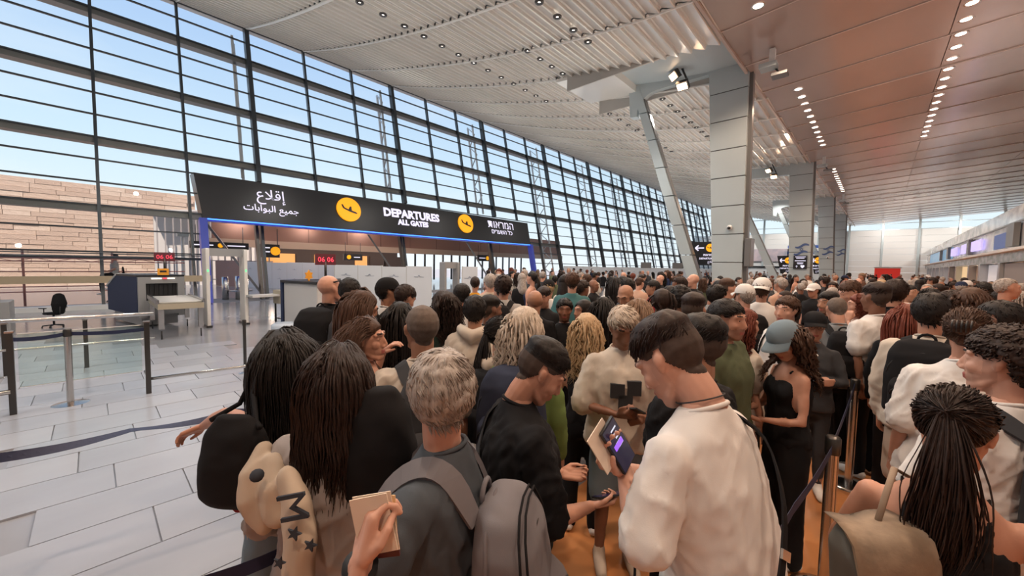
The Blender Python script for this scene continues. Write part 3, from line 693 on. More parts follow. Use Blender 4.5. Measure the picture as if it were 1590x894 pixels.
def meshobj(name,V,Fq,parent,mats,mi=None,smooth=True,tri=None):
    me=bpy.data.meshes.new(name);nf=len(Fq);k=Fq.shape[1]
    me.vertices.add(len(V));me.vertices.foreach_set('co',np.ascontiguousarray(V,dtype=np.float32).ravel());me.loops.add(nf*k);me.loops.foreach_set('vertex_index',np.ascontiguousarray(Fq,dtype=np.int32).ravel())
    me.polygons.add(nf);me.polygons.foreach_set('loop_start',np.arange(nf,dtype=np.int32)*k)
    for m in mats: me.materials.append(m)
    if mi is not None: me.polygons.foreach_set('material_index',np.ascontiguousarray(mi,dtype=np.int32))
    me.polygons.foreach_set('use_smooth',np.full(nf,smooth));me.update(calc_edges=True)
    return link(name,me,parent)
def sstep(x,a,b):
    t=np.clip((x-a)/(b-a),0,1);return t*t*(3-2*t)
# ---- heads (centre of head at origin, facing +Y)
def head_geo(fem,vox,sm):
    g=G();w=.94 if fem else 1.0
    g.ell((0,-.022,.030),(.077*w,.095,.088));g.ell((0,.010,-.01),(.070*w,.080,.10))
    g.ell((0,.034,-.045),(.058*w,.050,.065));g.ell((0,.050,-.092),(.034*w,.032,.024 if fem else .028))
    for s in (1,-1):
        g.tube([(s*.050*w,.005,-.060),(s*.044*w,.03,-.082),(s*.02,.058,-.098)],[.011,.014,.015],10)
        g.ell((s*.040*w,.052,-.024),(.024,.026,.026))
        g.tube([(s*.052*w,.062,.028),(s*.03,.078,.034),(s*.008,.082,.028)],[.010,.0115,.010],8)
        g.ell((s*.011,.092,-.036),(.0085,.011,.008))
        a=math.radians(18)*s;Rm=np.array([[math.cos(a),math.sin(a),0],[-math.sin(a),math.cos(a),0],[0,0,1]])
        g.ell((s*.076*w,-.008,.0),(.006,.015,.026),Rm);g.ell((s*.081*w,-.015,.010),(.005,.012,.018),Rm)
        g.ell((s*.031,.066,.006),(.018,.014,.012))
    g.tube([(0,.080,.018),(0,.093,-.008),(0,.101,-.030)],[.0075,.0085,.0105 if not fem else .009],10)
    g.ell((0,.081,-.058),(.024,.012,.0075));g.ell((0,.079,-.071),(.020,.013,.008));g.ell((0,.070,-.062),(.032,.014,.025))
    g.tube([(0,-.020,-.06),(0,-.024,-.11),(0,-.024,-.165)],[.050*w if fem else .056,.047*w if fem else .054,.048*w],14)
    return g.fuse(vox,sm)
HEADS={}
def head(fem,lod):
    k=(fem,lod)
    if k not in HEADS: HEADS[k]=head_geo(fem,(.0046,.009,.0145)[lod],(3,1,1)[lod])
    return HEADS[k]
HLy=[-.13,-.09,-.05,-.012,.025,.055,.078,.12];HLz=[-.10,-.085,-.055,.020,.022,.040,.068,.072]
def hair_f(P,up=0.0):
    hl=np.interp(P[:,1],HLy,HLz)+up;f=P[:,2]-hl
    f=np.where((np.abs(P[:,0])>.074)&(P[:,2]<.036)&(P[:,1]>-.04),-1,f);return f
def hand_geo(pose,vox):
    g=G();g.tube([(-.03,0,0),(.01,0,0)],[.024,.025],12,flat=.8,up=(0,1,0))
    for t in (-.026,-.009,.009,.026): g.tube([(.012,0,t*.75),(.088,0,t*1.05)],[.0165,.0145],10,flat=.95,up=(0,1,0))
    g.ell((.03,.008,.022),(.028,.014,.016))
    cur={'relax':(18,28,22),'hold':(38,58,40),'flat':(4,8,8),'grip':(60,75,50)}[pose]
    for t,l in ((.030,.070),(.0105,.078),(-.0095,.072),(-.0285,.056)):
        p=np.array([.088,0,t]);a=0;P=[p.copy()];ex=1+(.12 if t<0 else 0)
        for c,fr in zip(cur,(.45,.30,.25)):
            a+=math.radians(c*ex);p=p+np.array([math.cos(a),math.sin(a),t*.8])*l*fr;P.append(p.copy())
        g.tube(P,[.0095,.0088,.0080,.0070],9)
    th={'relax':.35,'hold':.55,'flat':.15,'grip':.7}[pose]
    g.tube([(.018,.004,.026),(.045,.012+.01*th,.046),(.072,.016+.02*th,.052-.012*th),(.094,.020+.03*th,.050-.03*th)],[.0135,.0115,.0100,.0078],9)
    return g.fuse(vox,2)
HANDS={}
def hand(pose,lod):
    k=(pose,lod)
    if k not in HANDS: HANDS[k]=hand_geo(pose,(.0044,.009,.0135)[lod])
    return HANDS[k]
# ---- skin, cloth and hair materials
def skin(name,c,r=.48):
    m=mat('skin_'+name,c,r,spec=.4,noise=(tuple(x*.82 for x in c),14,.3),bump=(180,.08,.002));b=m.node_tree.nodes['Principled BSDF']
    b.inputs['Subsurface Weight'].default_value=.0;return m
SK={'fair':skin('fair',(.68,.38,.28)),'tan':skin('tan',(.56,.29,.20)),'olive':skin('olive',(.46,.24,.155)),'brown':skin('brown',(.26,.12,.075)),'dark':skin('dark',(.13,.065,.042))}
LIP=mat('lips',(.42,.12,.10),.4);STUB={}
def stub(k,c,a=.45):
    key=k+str(a)
    if key not in STUB: STUB[key]=mat('stubble_'+key,tuple(x*(1-a)+.02*a for x in c),.7)
    return STUB[key]
def hairm(name,c,c2=None,r=.55):
    c2=c2 or tuple(x*2.2+.01 for x in c)
    return mat('hair_'+name,c,r,spec=.3,noise=(c2,(90,90,14),.25),bump=(120,.3,.004))
HA={'black':hairm('black',(.006,.005,.005),(.020,.015,.014)),'dark':hairm('dark_brown',(.012,.007,.006),(.04,.022,.017)),'brown':hairm('brown',(.035,.016,.010),(.10,.05,.03)),
 'lbrown':hairm('light_brown',(.14,.085,.055),(.30,.19,.12)),'blond':hairm('blond',(.36,.24,.13),(.62,.44,.27)),'grey':hairm('grey',(.20,.17,.15),(.52,.47,.43)),'greyblond':hairm('grey_blond',(.38,.31,.24),(.66,.57,.48)),
 'red':hairm('auburn',(.10,.02,.012),(.22,.06,.035)),'white':hairm('white',(.5,.47,.44),(.7,.66,.62)),'buzz':mat('hair_buzzed',(.045,.030,.024),.8,noise=((.075,.05,.04),60,.3)),'buzzg':mat('hair_buzzed_grey',(.10,.075,.06),.8,noise=((.16,.12,.10),60,.3))}
CL={}
def cloth(name,c,c2=None,r=.85,sc=9,weave=True):
    if name not in CL:
        CL[name]=mat('cloth_'+name,c,r,spec=.2,noise=(c2 or tuple(x*.86 for x in c),sc,.3),bump=(420,.25,.0012) if weave else (8,.2,.01))
    return CL[name]
cloth('white',(.78,.76,.74));cloth('black',(.012,.012,.014));cloth('charcoal',(.05,.052,.058));cloth('slate',(.075,.088,.105));cloth('grey',(.24,.25,.26));cloth('lgrey',(.44,.43,.42));cloth('cream',(.62,.55,.47));cloth('beige',(.50,.41,.33))
cloth('navy',(.02,.03,.07));cloth('blue',(.08,.15,.24));cloth('denim',(.07,.10,.15));cloth('ldenim',(.20,.27,.32));cloth('olive',(.11,.13,.075));cloth('green',(.03,.06,.05));cloth('lgreen',(.20,.30,.10));cloth('red',(.30,.03,.035));cloth('pink',(.65,.22,.32));cloth('mustard',(.62,.30,.03));cloth('brown',(.12,.06,.04));cloth('hoodie',(.40,.365,.355),(.31,.28,.27));cloth('oat',(.56,.46,.36));cloth('peach',(.60,.38,.28));cloth('teal',(.06,.16,.17))
def pattern(name,c1,c2,sc):
    m=bpy.data.materials.new('cloth_'+name);m.use_nodes=True;t=m.node_tree;b=t.nodes['Principled BSDF'];b.inputs['Roughness'].default_value=.85
    tc_=t.nodes.new('ShaderNodeTexCoord');ck=t.nodes.new('ShaderNodeTexChecker' if name=='checked' else 'ShaderNodeTexVoronoi')
    t.links.new(tc_.outputs['Object'],ck.inputs['Vector']);ck.inputs['Scale'].default_value=sc
    if name=='checked': ck.inputs['Color1'].default_value=(*c1,1);ck.inputs['Color2'].default_value=(*c2,1);t.links.new(ck.outputs['Color'],b.inputs['Base Color'])
    else:
        r=t.nodes.new('ShaderNodeValToRGB');r.color_ramp.elements[0].color=(*c1,1);r.color_ramp.elements[1].color=(*c2,1);r.color_ramp.elements[0].position=.35;r.color_ramp.elements[1].position=.45
        t.links.new(ck.outputs['Distance'],r.inputs[0]);t.links.new(r.outputs[0],b.inputs['Base Color'])
    CL[name]=m
pattern('checked',(.01,.01,.012),(.7,.66,.62),38);pattern('floral',(.45,.10,.10),(.66,.50,.42),30)
# ---- arms
ARMS={'down':((.215,-.02,1.12),(.225,.05,.88),(0,.25,-1),(-1,.1,0),'relax'),
 'phone':((.225,.03,1.12),(.10,.25,1.15),(-.35,.85,.45),(-.6,-.3,.7),'hold'),
 'low':((.225,.0,1.12),(.13,.23,1.02),(-.3,.9,-.1),(-.8,.2,.3),'hold'),
 'strap':((.25,.03,1.15),(.12,.13,1.31),(-.5,.2,.7),(-.3,-.9,.1),'grip'),
 'cross':((.235,.05,1.13),(-.02,.19,1.15),(-.95,.1,.1),(.1,-1,0),'relax'),
 'ear':((.27,.10,1.20),(.13,.10,1.48),(-.1,-.1,.9),(-.9,-.3,0),'hold'),
 'back':((.24,-.08,1.14),(.16,-.14,.93),(-.6,-.3,-.6),(0,.9,-.2),'relax')}
def rotm(rx=0,ry=0,rz=0): return np.array(Euler((rx,ry,rz)).to_matrix())
def build_person(root,fem=False,lod=0,skinc='tan',hair=('short','dark'),shirt='black',sleeve='short',pants='black',legs='long',armR='down',armL='down',lean=0,hp=0,hy=0,hr=0,fit=1.0,beard=0,face=False,neckline='crew',seed=0,shoes='white',hood=False,glasses=False,necklace=False,jacket=None,hat=None,sitting=False,bulk=1.0,hem=None,dry=False,hlen=None):
    """builds all parts in local metres (height about 1.75), facing +Y. returns head matrix info"""
    rs=np.random.default_rng(seed);vx=(.011,.019,.028)[lod]
    W=.90 if fem else 1.0;HF=.93 if fem else 1.0
    def arm(s,a):
        E_,W_,d,n,ps=ARMS[a] if isinstance(a,str) else a
        S=np.array([.168*W,0,1.395]);m=np.array([s,1,1.]);return S*m,np.array(E_)*m,np.array(W_)*m,np.array(d,float)*m,np.array(n,float)*m,ps
    AR=[arm(1,armR),arm(-1,armL)] if not dry else []
    la=math.radians(lean)
    if dry: AR=[]
    def bend(P):
        P=np.array(P,float);t=sstep(P[:,2],.95,1.25);a=la*t;z=P[:,2]-1.0;y=P[:,1]
        Q=P.copy();Q[:,1]=np.where(t>0,y*np.cos(a)+z*np.sin(a)*1.0,y);Q[:,2]=np.where(t>0,1.0+z*np.cos(a)-y*np.sin(a),P[:,2]);return Q
    # head transform
    Rh=rotm(0,0,math.radians(-hy))@rotm(-math.radians(hp),0,0)@rotm(0,math.radians(hr),0)
    piv=bend([[0,-.012,1.50]])[0];hc=np.array([0,.012,.135])
    def HT(P): return (np.asarray(P)*(1.07 if not fem else 1.04)+hc)@Rh.T+piv
    if dry: return dict(HT=HT,bend=bend)
    # --- body (skin)
    g=G()
    g.loft([(0,0,.84,.13*W,.10),(0,0,.93,.160,.115),(0,0,1.04,.132*W,.10),(0,0,1.16,.14*W,.105),(0,.005,1.28,.155*W,.115),(0,0,1.37,.155*W,.10),(0,-.01,1.43,.12*W,.075),(0,-.02,1.48,.062,.055),(0,-.02,1.52,.050,.050)])
    if fem:
        for s in (1,-1): g.ell((s*.062,.07,1.265),(.065,.045,.065))
    for s,(S,E_,Wp,d,n,ps) in zip((1,-1),AR):
        k=.86 if fem else 1.0
        g.tube([S+(0,0,-.01),S*.45+E_*.55,E_,E_*.6+Wp*.4,Wp],[.047*k,.043*k,.038*k,.041*k,.027*k],12)
        if sitting:
            g.tube([(s*.09,0,.87),(s*.12,.40,.87),(s*.12,.42,.5),(s*.12,.40,.08)],[.08,.055,.05,.038],12)
        else: g.tube([(s*.085,0,.88),(s*.09,.01,.70),(s*.095,.015,.47),(s*.095,-.015,.35),(s*.10,-.02,.08)],[.085,.074,.052,.052,.036],12)
    V,Fq,_=g.fuse(vx*1.4,4);Vb=bend(V);ma=[np.zeros(len(Fq),int)]
    hV,hF,hN=head(fem,lod);Vh=HT(hV)
    fc=hV[hF].mean(1);mh=np.zeros(len(hF),int)
    if lod==0 or face:
        mh[(np.abs(fc[:,0])<.023)&(fc[:,1]>.078)&(fc[:,2]<-.0545)&(fc[:,2]>-.0775)]=1
    if beard:
        bm=((fc[:,2]<-.035)&(fc[:,1]>.005)&(fc[:,2]<-.045+.25*np.maximum(0,.03-fc[:,1])+.0)&(fc[:,2]>-.125)&(mh!=1))|((fc[:,2]<-.044)&(fc[:,2]>-.055)&(fc[:,1]>.07)&(np.abs(fc[:,0])<.03))
        bm|=(np.abs(fc[:,0])>.055)&(fc[:,1]>-.005)&(fc[:,1]<.03)&(fc[:,2]<.015)&(fc[:,2]>-.09)
        mh[bm]=2
    brow=(fc[:,1]>.066)&(fc[:,2]>.030)&(fc[:,2]<.0405)&(np.abs(fc[:,0])>.011)&(np.abs(fc[:,0])<.050)
    mh[brow]=3
    VV=[Vb,Vh];FF=[Fq,hF+len(Vb)];nV=len(Vb)+len(Vh);ma.append(mh)
    for s,(S,E_,Wp,d,n,ps) in zip((1,-1),AR):
        hv,hf,_=hand(ps,lod);d=d/np.linalg.norm(d);n=n-d*n.dot(d);n/=np.linalg.norm(n);t_=np.cross(d,n)*s
        k=(.90 if fem else 1.0);P=hv*k;Q=np.outer(P[:,0],d)+np.outer(P[:,1],n)+np.outer(P[:,2],t_)+Wp
        hf2=hf if s>0 else hf[:,::-1]
        VV.append(bend(Q));FF.append(hf2+nV);nV+=len(Q);ma.append(np.zeros(len(hf),int))
    sk=SK[skinc];hm=HA.get(hair[1] if hair else 'dark',HA['dark'])
    bodyo=meshobj('body',np.concatenate(VV),np.concatenate(FF),root,[sk,LIP,stub(skinc,tuple(sk.node_tree.nodes['Principled BSDF'].inputs['Base Color'].default_value[:3]),round(beard*.7,2) or .3),HA['dark'] if hair and hair[1] not in('grey','white','buzzg') else hm],np.concatenate(ma))
    # --- eyes
    if face:
        M_EW=mat('eye_white',(.72,.68,.64),.2);M_IR=mat('iris_dark',(.03,.015,.01),.15)
        for s in (1,-1):
            e_=MB();c=HT([[s*.031,.0655,.007]])[0];
            for (rr_,off,mm) in ((.0142,0,M_EW),(.0066,.0098,M_IR)):
                cc=HT([[s*.031,.0655+off,.007]])[0];e_.ell(cc,(rr_,rr_*(.9 if off==0 else .7),rr_*.72 if off==0 else rr_*.95),mm,12,Matrix(Rh.tolist()))
            e_.build('eye',root)
    # --- shirt
    if shirt:
        g=G();f=fit;hz=hem if hem else .84
        ex=.012
        if sleeve=='none':
            g.loft([(0,0,.88,.168,.125),(0,0,.95,.170,.128),(0,0,1.04,.145*W,.115),(0,0,1.17,.152*W,.118),(0,.005,1.27,.166*W,.128),(0,.0,1.33,.160*W,.115),(0,0,1.355,.125*W,.10)])
            if fem:
                for s in (1,-1): g.ell((s*.065,.085,1.265),(.078,.052,.080))
            for s in (1,-1): g.tube([(s*.085*W,.085,1.32),(s*.095*W,.055,1.405),(s*.095*W,.0,1.455),(s*.085*W,-.065,1.415),(s*.07*W,-.10,1.31)],[.012,.012,.012,.012,.012],8)
        else:
            B=bulk
            g.loft([(0,0,hz,.190*f*B,.150*f*B),(0,0,.93,.188*f*B,.148*f*B),(0,0,1.05,.168*f*W*B,.138*f*B),(0,0,1.17,.172*f*W*B,.138*f*B),(0,.005,1.28,.186*f*W,.142*f),(0,0,1.36,.182*W*f,.122*f),(0,-.008,1.412,.166*W*f,.100),(0,-.016,1.450,.118*W,.082),(0,-.022,1.478,.078,.071),(0,-.024,1.492,.070,.066)])
            if fem:
                for s in (1,-1): g.ell((s*.065,.088,1.265),(.082,.055,.082))
            for s,(S,E_,Wp,d,n,ps) in zip((1,-1),AR):
                k=f*(.88 if fem else 1)
                if sleeve=='long': g.tube([S+(0,0,-.012),S*.5+E_*.5,E_,E_*.5+Wp*.5,Wp-(Wp-E_)*.02],[.064*k,.064*k,.056*k,.052*k,.038],12)
                else:
                    q=.72 if sleeve=='short' else .95;te=S*(1-q)+E_*q
                    g.tube([S+(0,0,-.012),S*(1-q*.5)+E_*q*.5,te],[.063*k,.064*k,.066*k*(1+.15*(f-1)*4)],12)
        if hood:
            g.tube([(-.10,.05,1.455),(-.115,-.04,1.50),(-.06,-.125,1.48),(0,-.15,1.455),(.06,-.125,1.48),(.115,-.04,1.50),(.10,.05,1.455)],[.03,.042,.05,.055,.05,.042,.03],12)
        V,Fq,Nn=g.fuse(vx,5)
        if lod<2:
            amp=.010 if f>1.03 else .007
            n1=np_noise(V*np.array([1,1,.45]),17,seed);n2=np_noise(V@np.array([[.8,0,.6],[0,1,0],[-.6,0,.8]])*np.array([1.3,1.3,.4]),24,seed+5);wr=1.3*(np.maximum(0,1-np.abs(n1)*1.8)**2-.3)+.9*(np.maximum(0,1-np.abs(n2)*2)**2-.3)+.5*np_noise(V,9,seed+9);wr*=sstep(1.47-V[:,2],0,.08)
            V=V+Nn*(wr*amp)[:,None]
        so=meshobj('shirt' if sleeve!='none' else 'top',bend(V),Fq,root,[CL[shirt]])
        if sleeve!='none' and not hood and lod<2:
            g=G();a=[i*math.pi/8 for i in range(17)];c=MB();pts=[bend([[.067*math.cos(t),-.024+.064*math.sin(t),1.484-.014*math.sin(t)]])[0] for t in a]
            c.tube(pts,.007,CL[shirt],8,cap=False);c.build('collar',root)
    # --- trousers
    if pants:
        g=G();wd=1.12 if legs=='wide' else 1.0
        g.loft([(0,0,.80,.155,.118),(0,0,.88,.176,.128),(0,0,.95,.172,.124),(0,0,1.01,.15*W,.112)])
        for s in (1,-1):
            if sitting: g.tube([(s*.09,0,.87),(s*.12,.40,.87),(s*.12,.42,.5),(s*.12,.40,.12)],[.10,.075,.07,.06],12)
            elif legs=='shorts': g.tube([(s*.088,0,.86),(s*.10,.01,.70),(s*.105,.015,.50)],[.098,.096,.092],12)
            elif legs=='tight': g.tube([(s*.085,0,.86),(s*.09,.01,.70),(s*.095,.015,.47),(s*.095,-.015,.35),(s*.10,-.02,.10)],[.090,.079,.058,.057,.043],12)
            else: g.tube([(s*.088,0,.86),(s*.095,.01,.70),(s*.10,.01,.47),(s*.10,-.005,.3),(s*.10,-.015,.07)],[.098,.088*wd,.074*wd,.070*wd,.066*wd],12)
        V,Fq,Nn=g.fuse(vx*1.5,4)
        if lod<2: V=V+Nn*(np_noise(V*np.array([1,1,.8]),26,seed+3)*.005)[:,None]
        meshobj('shorts' if legs=='shorts' else 'trousers',V,Fq,root,[CL[pants]])
    # --- shoes
    for s in (1,-1):
        g=G();oy=.40 if sitting else 0
        g.tube([(s*.10,-.05+oy,.045),(s*.105,.06+oy,.045),(s*.11,.15+oy,.035)],[.045,.047,.038],12,flat=.8,up=(0,0,1));g.tube([(s*.10,-.02+oy,.05),(s*.10,-.02+oy,.10)],[.045,.042],10)
        V,Fq,_=g.fuse(max(.012,vx),2);V[:,2]=np.maximum(V[:,2],.0);meshobj('shoe',V,Fq,root,[CL[shoes]])
    # --- hair
    if hair and hair[0] not in('bald',): hair_build(root,hair[0],HA[hair[1]],hV,hF,hN,HT,bend,lod,rs,Rh,fem,hlen,HA['buzz'] if hair[1] in('black','dark','brown') and hair[0]=='fade' else None)
    if hat: hat_build(root,hat,HT,Rh)
    if glasses:
        gl=MB()
        for s in (1,-1):
            pts=[HT([[s*.031+.022*math.cos(t),.092,.006+.017*math.sin(t)]])[0] for t in [i*math.pi/6 for i in range(13)]];gl.tube(pts,.0016,M_BLK,6,cap=False)
            gl.tube([HT([[s*.052,.090,.01]])[0],HT([[s*.074,.02,.012]])[0],HT([[s*.077,-.01,.008]])[0]],.0018,M_BLK,6)
        gl.tube([HT([[-.01,.095,.008]])[0],HT([[.01,.095,.008]])[0]],.0016,M_BLK,6);gl.build('glasses',root)
    if necklace:
        c=MB();pts=[bend([[.070*math.cos(t)*(.94 if fem else 1),-.018+.066*math.sin(t),1.497-.012*math.sin(t)+.012]])[0] for t in [i*math.pi/10 for i in range(21)]];c.tube(pts,.0022,M_BLK,6,cap=False);c.build('cord_necklace',root)
    return dict(HT=HT,bend=bend,AR=AR,Rh=Rh)
def strands(P0,D0,N0,L_,r,K=4,curl=0,droop=0,rs=None,sides=3):
    n=len(P0);ts=np.linspace(0,1,K);P=np.zeros((n,K,3));ph=rs.uniform(0,6,n)
    T=np.cross(D0,N0)
    for i,t in enumerate(ts):
        c=np.zeros((n,3))
        if curl: c=(np.sin(ph+t*9)[:,None]*T+np.cos(ph+t*9)[:,None]*N0)*curl*min(1,t*3)
        P[:,i]=P0+D0*(L_*t)[:,None]+N0*(np.sin(t*2.9)*L_*.10-t*t*L_*.12)[:,None]+c;P[:,i,2]-=droop*t*t
    return locks(P,r,sides)
def locks(P,r,sides=4,flat=1.0,taper=True):
    n,K,_=P.shape;D=np.gradient(P,axis=1);D/=np.linalg.norm(D,axis=2)[...,None]+1e-9
    U=np.cross(D,np.array([.31,.52,.8]));U/=np.linalg.norm(U,axis=2)[...,None]+1e-9;Wv=np.cross(D,U)
    a=np.arange(sides)*2*np.pi/sides;rr=np.asarray(r).reshape(-1,1)*np.ones((n,K))
    if taper: rr=rr*np.interp(np.linspace(0,1,K),[0,.15,.75,1],[.7,1,.85,.12])[None]
    V=P[:,:,None]+(np.cos(a)[None,None,:,None]*U[:,:,None]*flat+np.sin(a)[None,None,:,None]*Wv[:,:,None])*rr[:,:,None,None]
    idx=np.arange(n*K*sides).reshape(n,K,sides);a0=idx[:,:-1];b0=idx[:,1:]
    Fq=np.stack([a0,np.roll(a0,-1,2),np.roll(b0,-1,2),b0],-1).reshape(-1,4)
    return V.reshape(-1,3),Fq
def hair_build(root,style,hm,hV,hF,hN,HT,bend,lod,rs,Rh,fem,hlen=None,fadem=None):
    VV=[];FF=[];n0=0
    def put(V,Fq):
        nonlocal n0
        VV.append(V);FF.append(Fq+n0);n0+=len(V)
    up={'receding':.03,'buzz':0,'fade':.0,'long':-.004}.get(style,0)
    f=hair_f(hV,up)
    if style=='receding': f=np.where(hV[:,1]>.0,f-.02*sstep(hV[:,1],0,.06),f)
    T={'buzz':.004,'fade':.030,'short':.018,'messy':.020,'curly':.026,'long':.013,'longcurly':.024,'tail':.010,'bun':.011,'receding':.008,'scarf':.016,'braids':.012,'afro':.055,'bob':.016}[style]
    tt=T*sstep(f,0,.03)
    if style=='fade': tt=.0030*sstep(f,0,.015)+T*.8*sstep(hV[:,2]+np.maximum(0,hV[:,1])*.15,.045,.095)*sstep(f,0,.02)
    if style=='scarf': tt=T*np.ones(len(hV));f=np.where((hV[:,1]>.055)&(hV[:,2]<.066)&(np.abs(hV[:,0])<.062),-1,np.where(hV[:,2]>-.2,.05,-1))
    if style in('short','messy','curly','fade','afro','longcurly'): tt=tt*(1+(.35 if style not in('fade','short') else .16)*np_noise(hV,60 if style!='curly' else 110,int(rs.integers(99)))*sstep(f,0,.03))
    if style in ('bob',): tt*=1.3
    keep=(f[hF]>0).all(1);Fk=hF[keep];used=np.unique(Fk);hc3=hV[Fk].mean(1);lowm=((hc3[:,2]<(.045 if style=='fade' else -.02 if style=='short' else -9)))&(hc3[:,1]<.07);mp_=-np.ones(len(hV),int);mp_[used]=np.arange(len(used))
    capV=hV[used]+hN[used]*(tt[used]-.0005)[:,None];put(HT(capV),mp_[Fk])
    crown=np.array([0.01,-.045,.12])
    roots=hV[used];rn=hN[used];rf=f[used];rt=tt[used]
    def pick(n,lim=.004):
        ok=np.where(rf>lim)[0];return ok[rs.integers(0,len(ok),n)]
    mul=(1,.35,.15)[lod]
    if style in('short','messy','fade','curly','receding','afro'):
        n=int({'short':1500,'messy':1900,'fade':900,'curly':700,'receding':700,'afro':900}[style]*mul);i=pick(n,.008)
        if style=='fade': i=i[roots[i][:,2]>.05]
        P0=roots[i]+rn[i]*(rt[i]*.8)[:,None];D=P0-crown;D-=rn[i]*(D*rn[i]).sum(1)[:,None];D/=np.linalg.norm(D,axis=1)[:,None]+1e-6
        if style=='fade': D=D*.4+np.array([0,.9,.1])
        D=D+np.cross(rn[i],D)*.5+rs.normal(0,.20 if style!='short' else .15,D.shape);D-=rn[i]*((D*rn[i]).sum(1)*.8)[:,None];D/=np.linalg.norm(D,axis=1)[:,None]
        Ls=rs.uniform(.018,.034,len(i))*(1.3 if style in('messy',) else 1);cu={'curly':.007,'afro':.010}.get(style,0)
        V,Fq=strands(P0,D,rn[i],Ls,rs.uniform(.0016,.0030,len(i))*(1,1.5,2.4)[lod]*(1.5 if cu else 1),K=4 if not cu else 6,curl=cu,rs=rs);put(HT(V),Fq)
    if style in('tail','bun') and lod<2:
        n=int(900*mul);i=pick(n,.006);P0=roots[i]+rn[i]*(rt[i]*.85)[:,None];D=np.array([0,-.12,.03])-P0;D-=rn[i]*(D*rn[i]).sum(1)[:,None];D/=np.linalg.norm(D,axis=1)[:,None]+1e-6;D=D+rs.normal(0,.05,D.shape)
        V,Fq=strands(P0,D,rn[i],rs.uniform(.03,.06,n),rs.uniform(.0015,.003,n),K=5,rs=rs);put(HT(V),Fq)
    if style in('long','longcurly','bob','braids'):
        n=int({'long':1500,'longcurly':950,'bob':700,'braids':60}[style]*(1,.26,.10)[lod]);i=pick(n,.0)
        Lg=hlen or {'long':.52,'longcurly':.40,'bob':.24,'braids':.5}[style];K=(15,10,8)[lod]
        P=HT(roots[i]+rn[i]*(rt[i]*.6)[:,None]);x=roots[i][:,0];y=roots[i][:,1]
        cen=HT([[0,-.01,.0]])[0];step=Lg/(K-1)*rs.uniform(.72,1.08,n)
        side=np.where(np.abs(x)<.006,rs.choice([-1,1],n),np.sign(x))
        sw=np.where(y>-.01,.8,np.clip(np.abs(x)/.07,.05,.8));d=np.stack([side*sw,np.full(n,-.6),np.full(n,.05)],1)@Rh.T
        path=np.zeros((n,K,3));path[:,0]=P;tor=bend([[0,-.0,1.30]])[0];wv=.004 if style=='long' else .020;ph=rs.uniform(0,6.28,n);fr=18 if style=='long' else 34
        lay=rs.uniform(.006,.032,n)
        for k in range(1,K):
            t=k/K;gdir=np.array([0,-.05,-1.]);mix=sstep(np.full(n,t*1.0),-.05,.35)[:,None]
            dd=d*(1-mix)+gdir*mix;dd/=np.linalg.norm(dd,axis=1)[:,None];P=P+dd*step[:,None]
            q=P-cen;qn=q/np.array([.085,.103,.128]);rr=np.linalg.norm(qn,axis=1);mn=1+lay*6*.9
            P=np.where((rr<mn)[:,None],cen+q*(mn/np.maximum(rr,1e-3))[:,None],P)
            # keep hair behind the face
            loc=(P-cen)@Rh;ff=(loc[:,1]>.035)&(loc[:,2]>-.13);sh=np.where(ff,loc[:,1]-.035,0);P=P-(sh[:,None]*Rh[:,1][None])
            # shoulders/back
            z=P[:,2];zr_=(z-1.30)/.16;rx=.205*np.sqrt(np.clip(1-np.clip(zr_,0,1)**2*.75,0.1,1));ry=.150*np.sqrt(np.clip(1-np.clip(zr_,0,1)**2*.6,.1,1))
            cx=np.array([tor[0],tor[1]]);e2=((P[:,0]-cx[0])/rx)**2+((P[:,1]-cx[1])/ry)**2
            ins=(e2<(1+lay*5)**2)&(z<1.46);s_=(1+lay*5)/np.sqrt(np.maximum(e2,1e-4))
            back=P[:,1]<cx[1]+.03
            P=np.where(ins[:,None],np.stack([np.where(back,P[:,0],cx[0]+(P[:,0]-cx[0])),np.where(back,np.minimum(P[:,1],cx[1]-ry*np.sqrt(np.clip(1-((P[:,0]-cx[0])/rx)**2,0.05,1))*(1+lay*4)),np.maximum(P[:,1],cx[1]+ry*np.sqrt(np.clip(1-((P[:,0]-cx[0])/rx)**2,.05,1))*(1+lay*4))),P[:,2]],1),P)
            path[:,k]=P+np.stack([np.sin(roots[i][:,0]*30+ph*.35+k*fr/K),np.cos(roots[i][:,1]*30+ph*.3+k*fr/K),np.zeros(n)],1)*wv*min(1,t*2)
        if style=='braids':
            V,Fq=locks(path,rs.uniform(.009,.012,n)*(1,1,1.2)[lod],5)
        else: V,Fq=locks(path,rs.uniform(.0024,.0060,n)*(1,2.0,3.4)[lod],(4,3,3)[lod],flat=.7)
        put(V,Fq)
    if style=='tail':
        n=int(900*(1,.3,.12)[lod]);K=12;tie=HT([[0,-.115,.02]])[0];ph=rs.uniform(0,6.28,n);path=np.zeros((n,K,3));sp=rs.normal(0,1,(n,2))
        for k in range(K):
            t=k/(K-1);c=tie+np.array([0,-.05*math.sin(min(t*4,1.57)),-.42*t+.01])@np.eye(3);w_=(.010+.032*math.sin(min(t*2.2,2.2)))*1.0
            path[:,k]=c+np.stack([sp[:,0]*w_*.6,sp[:,1]*w_*.35,np.zeros(n)],1)+np.stack([np.sin(ph+t*9),np.cos(ph+t*8),np.zeros(n)],1)*.010*t
        V,Fq=locks(path,rs.uniform(.0018,.0042,n)*(1,1.7,3)[lod],3,flat=.6);put(V,Fq)
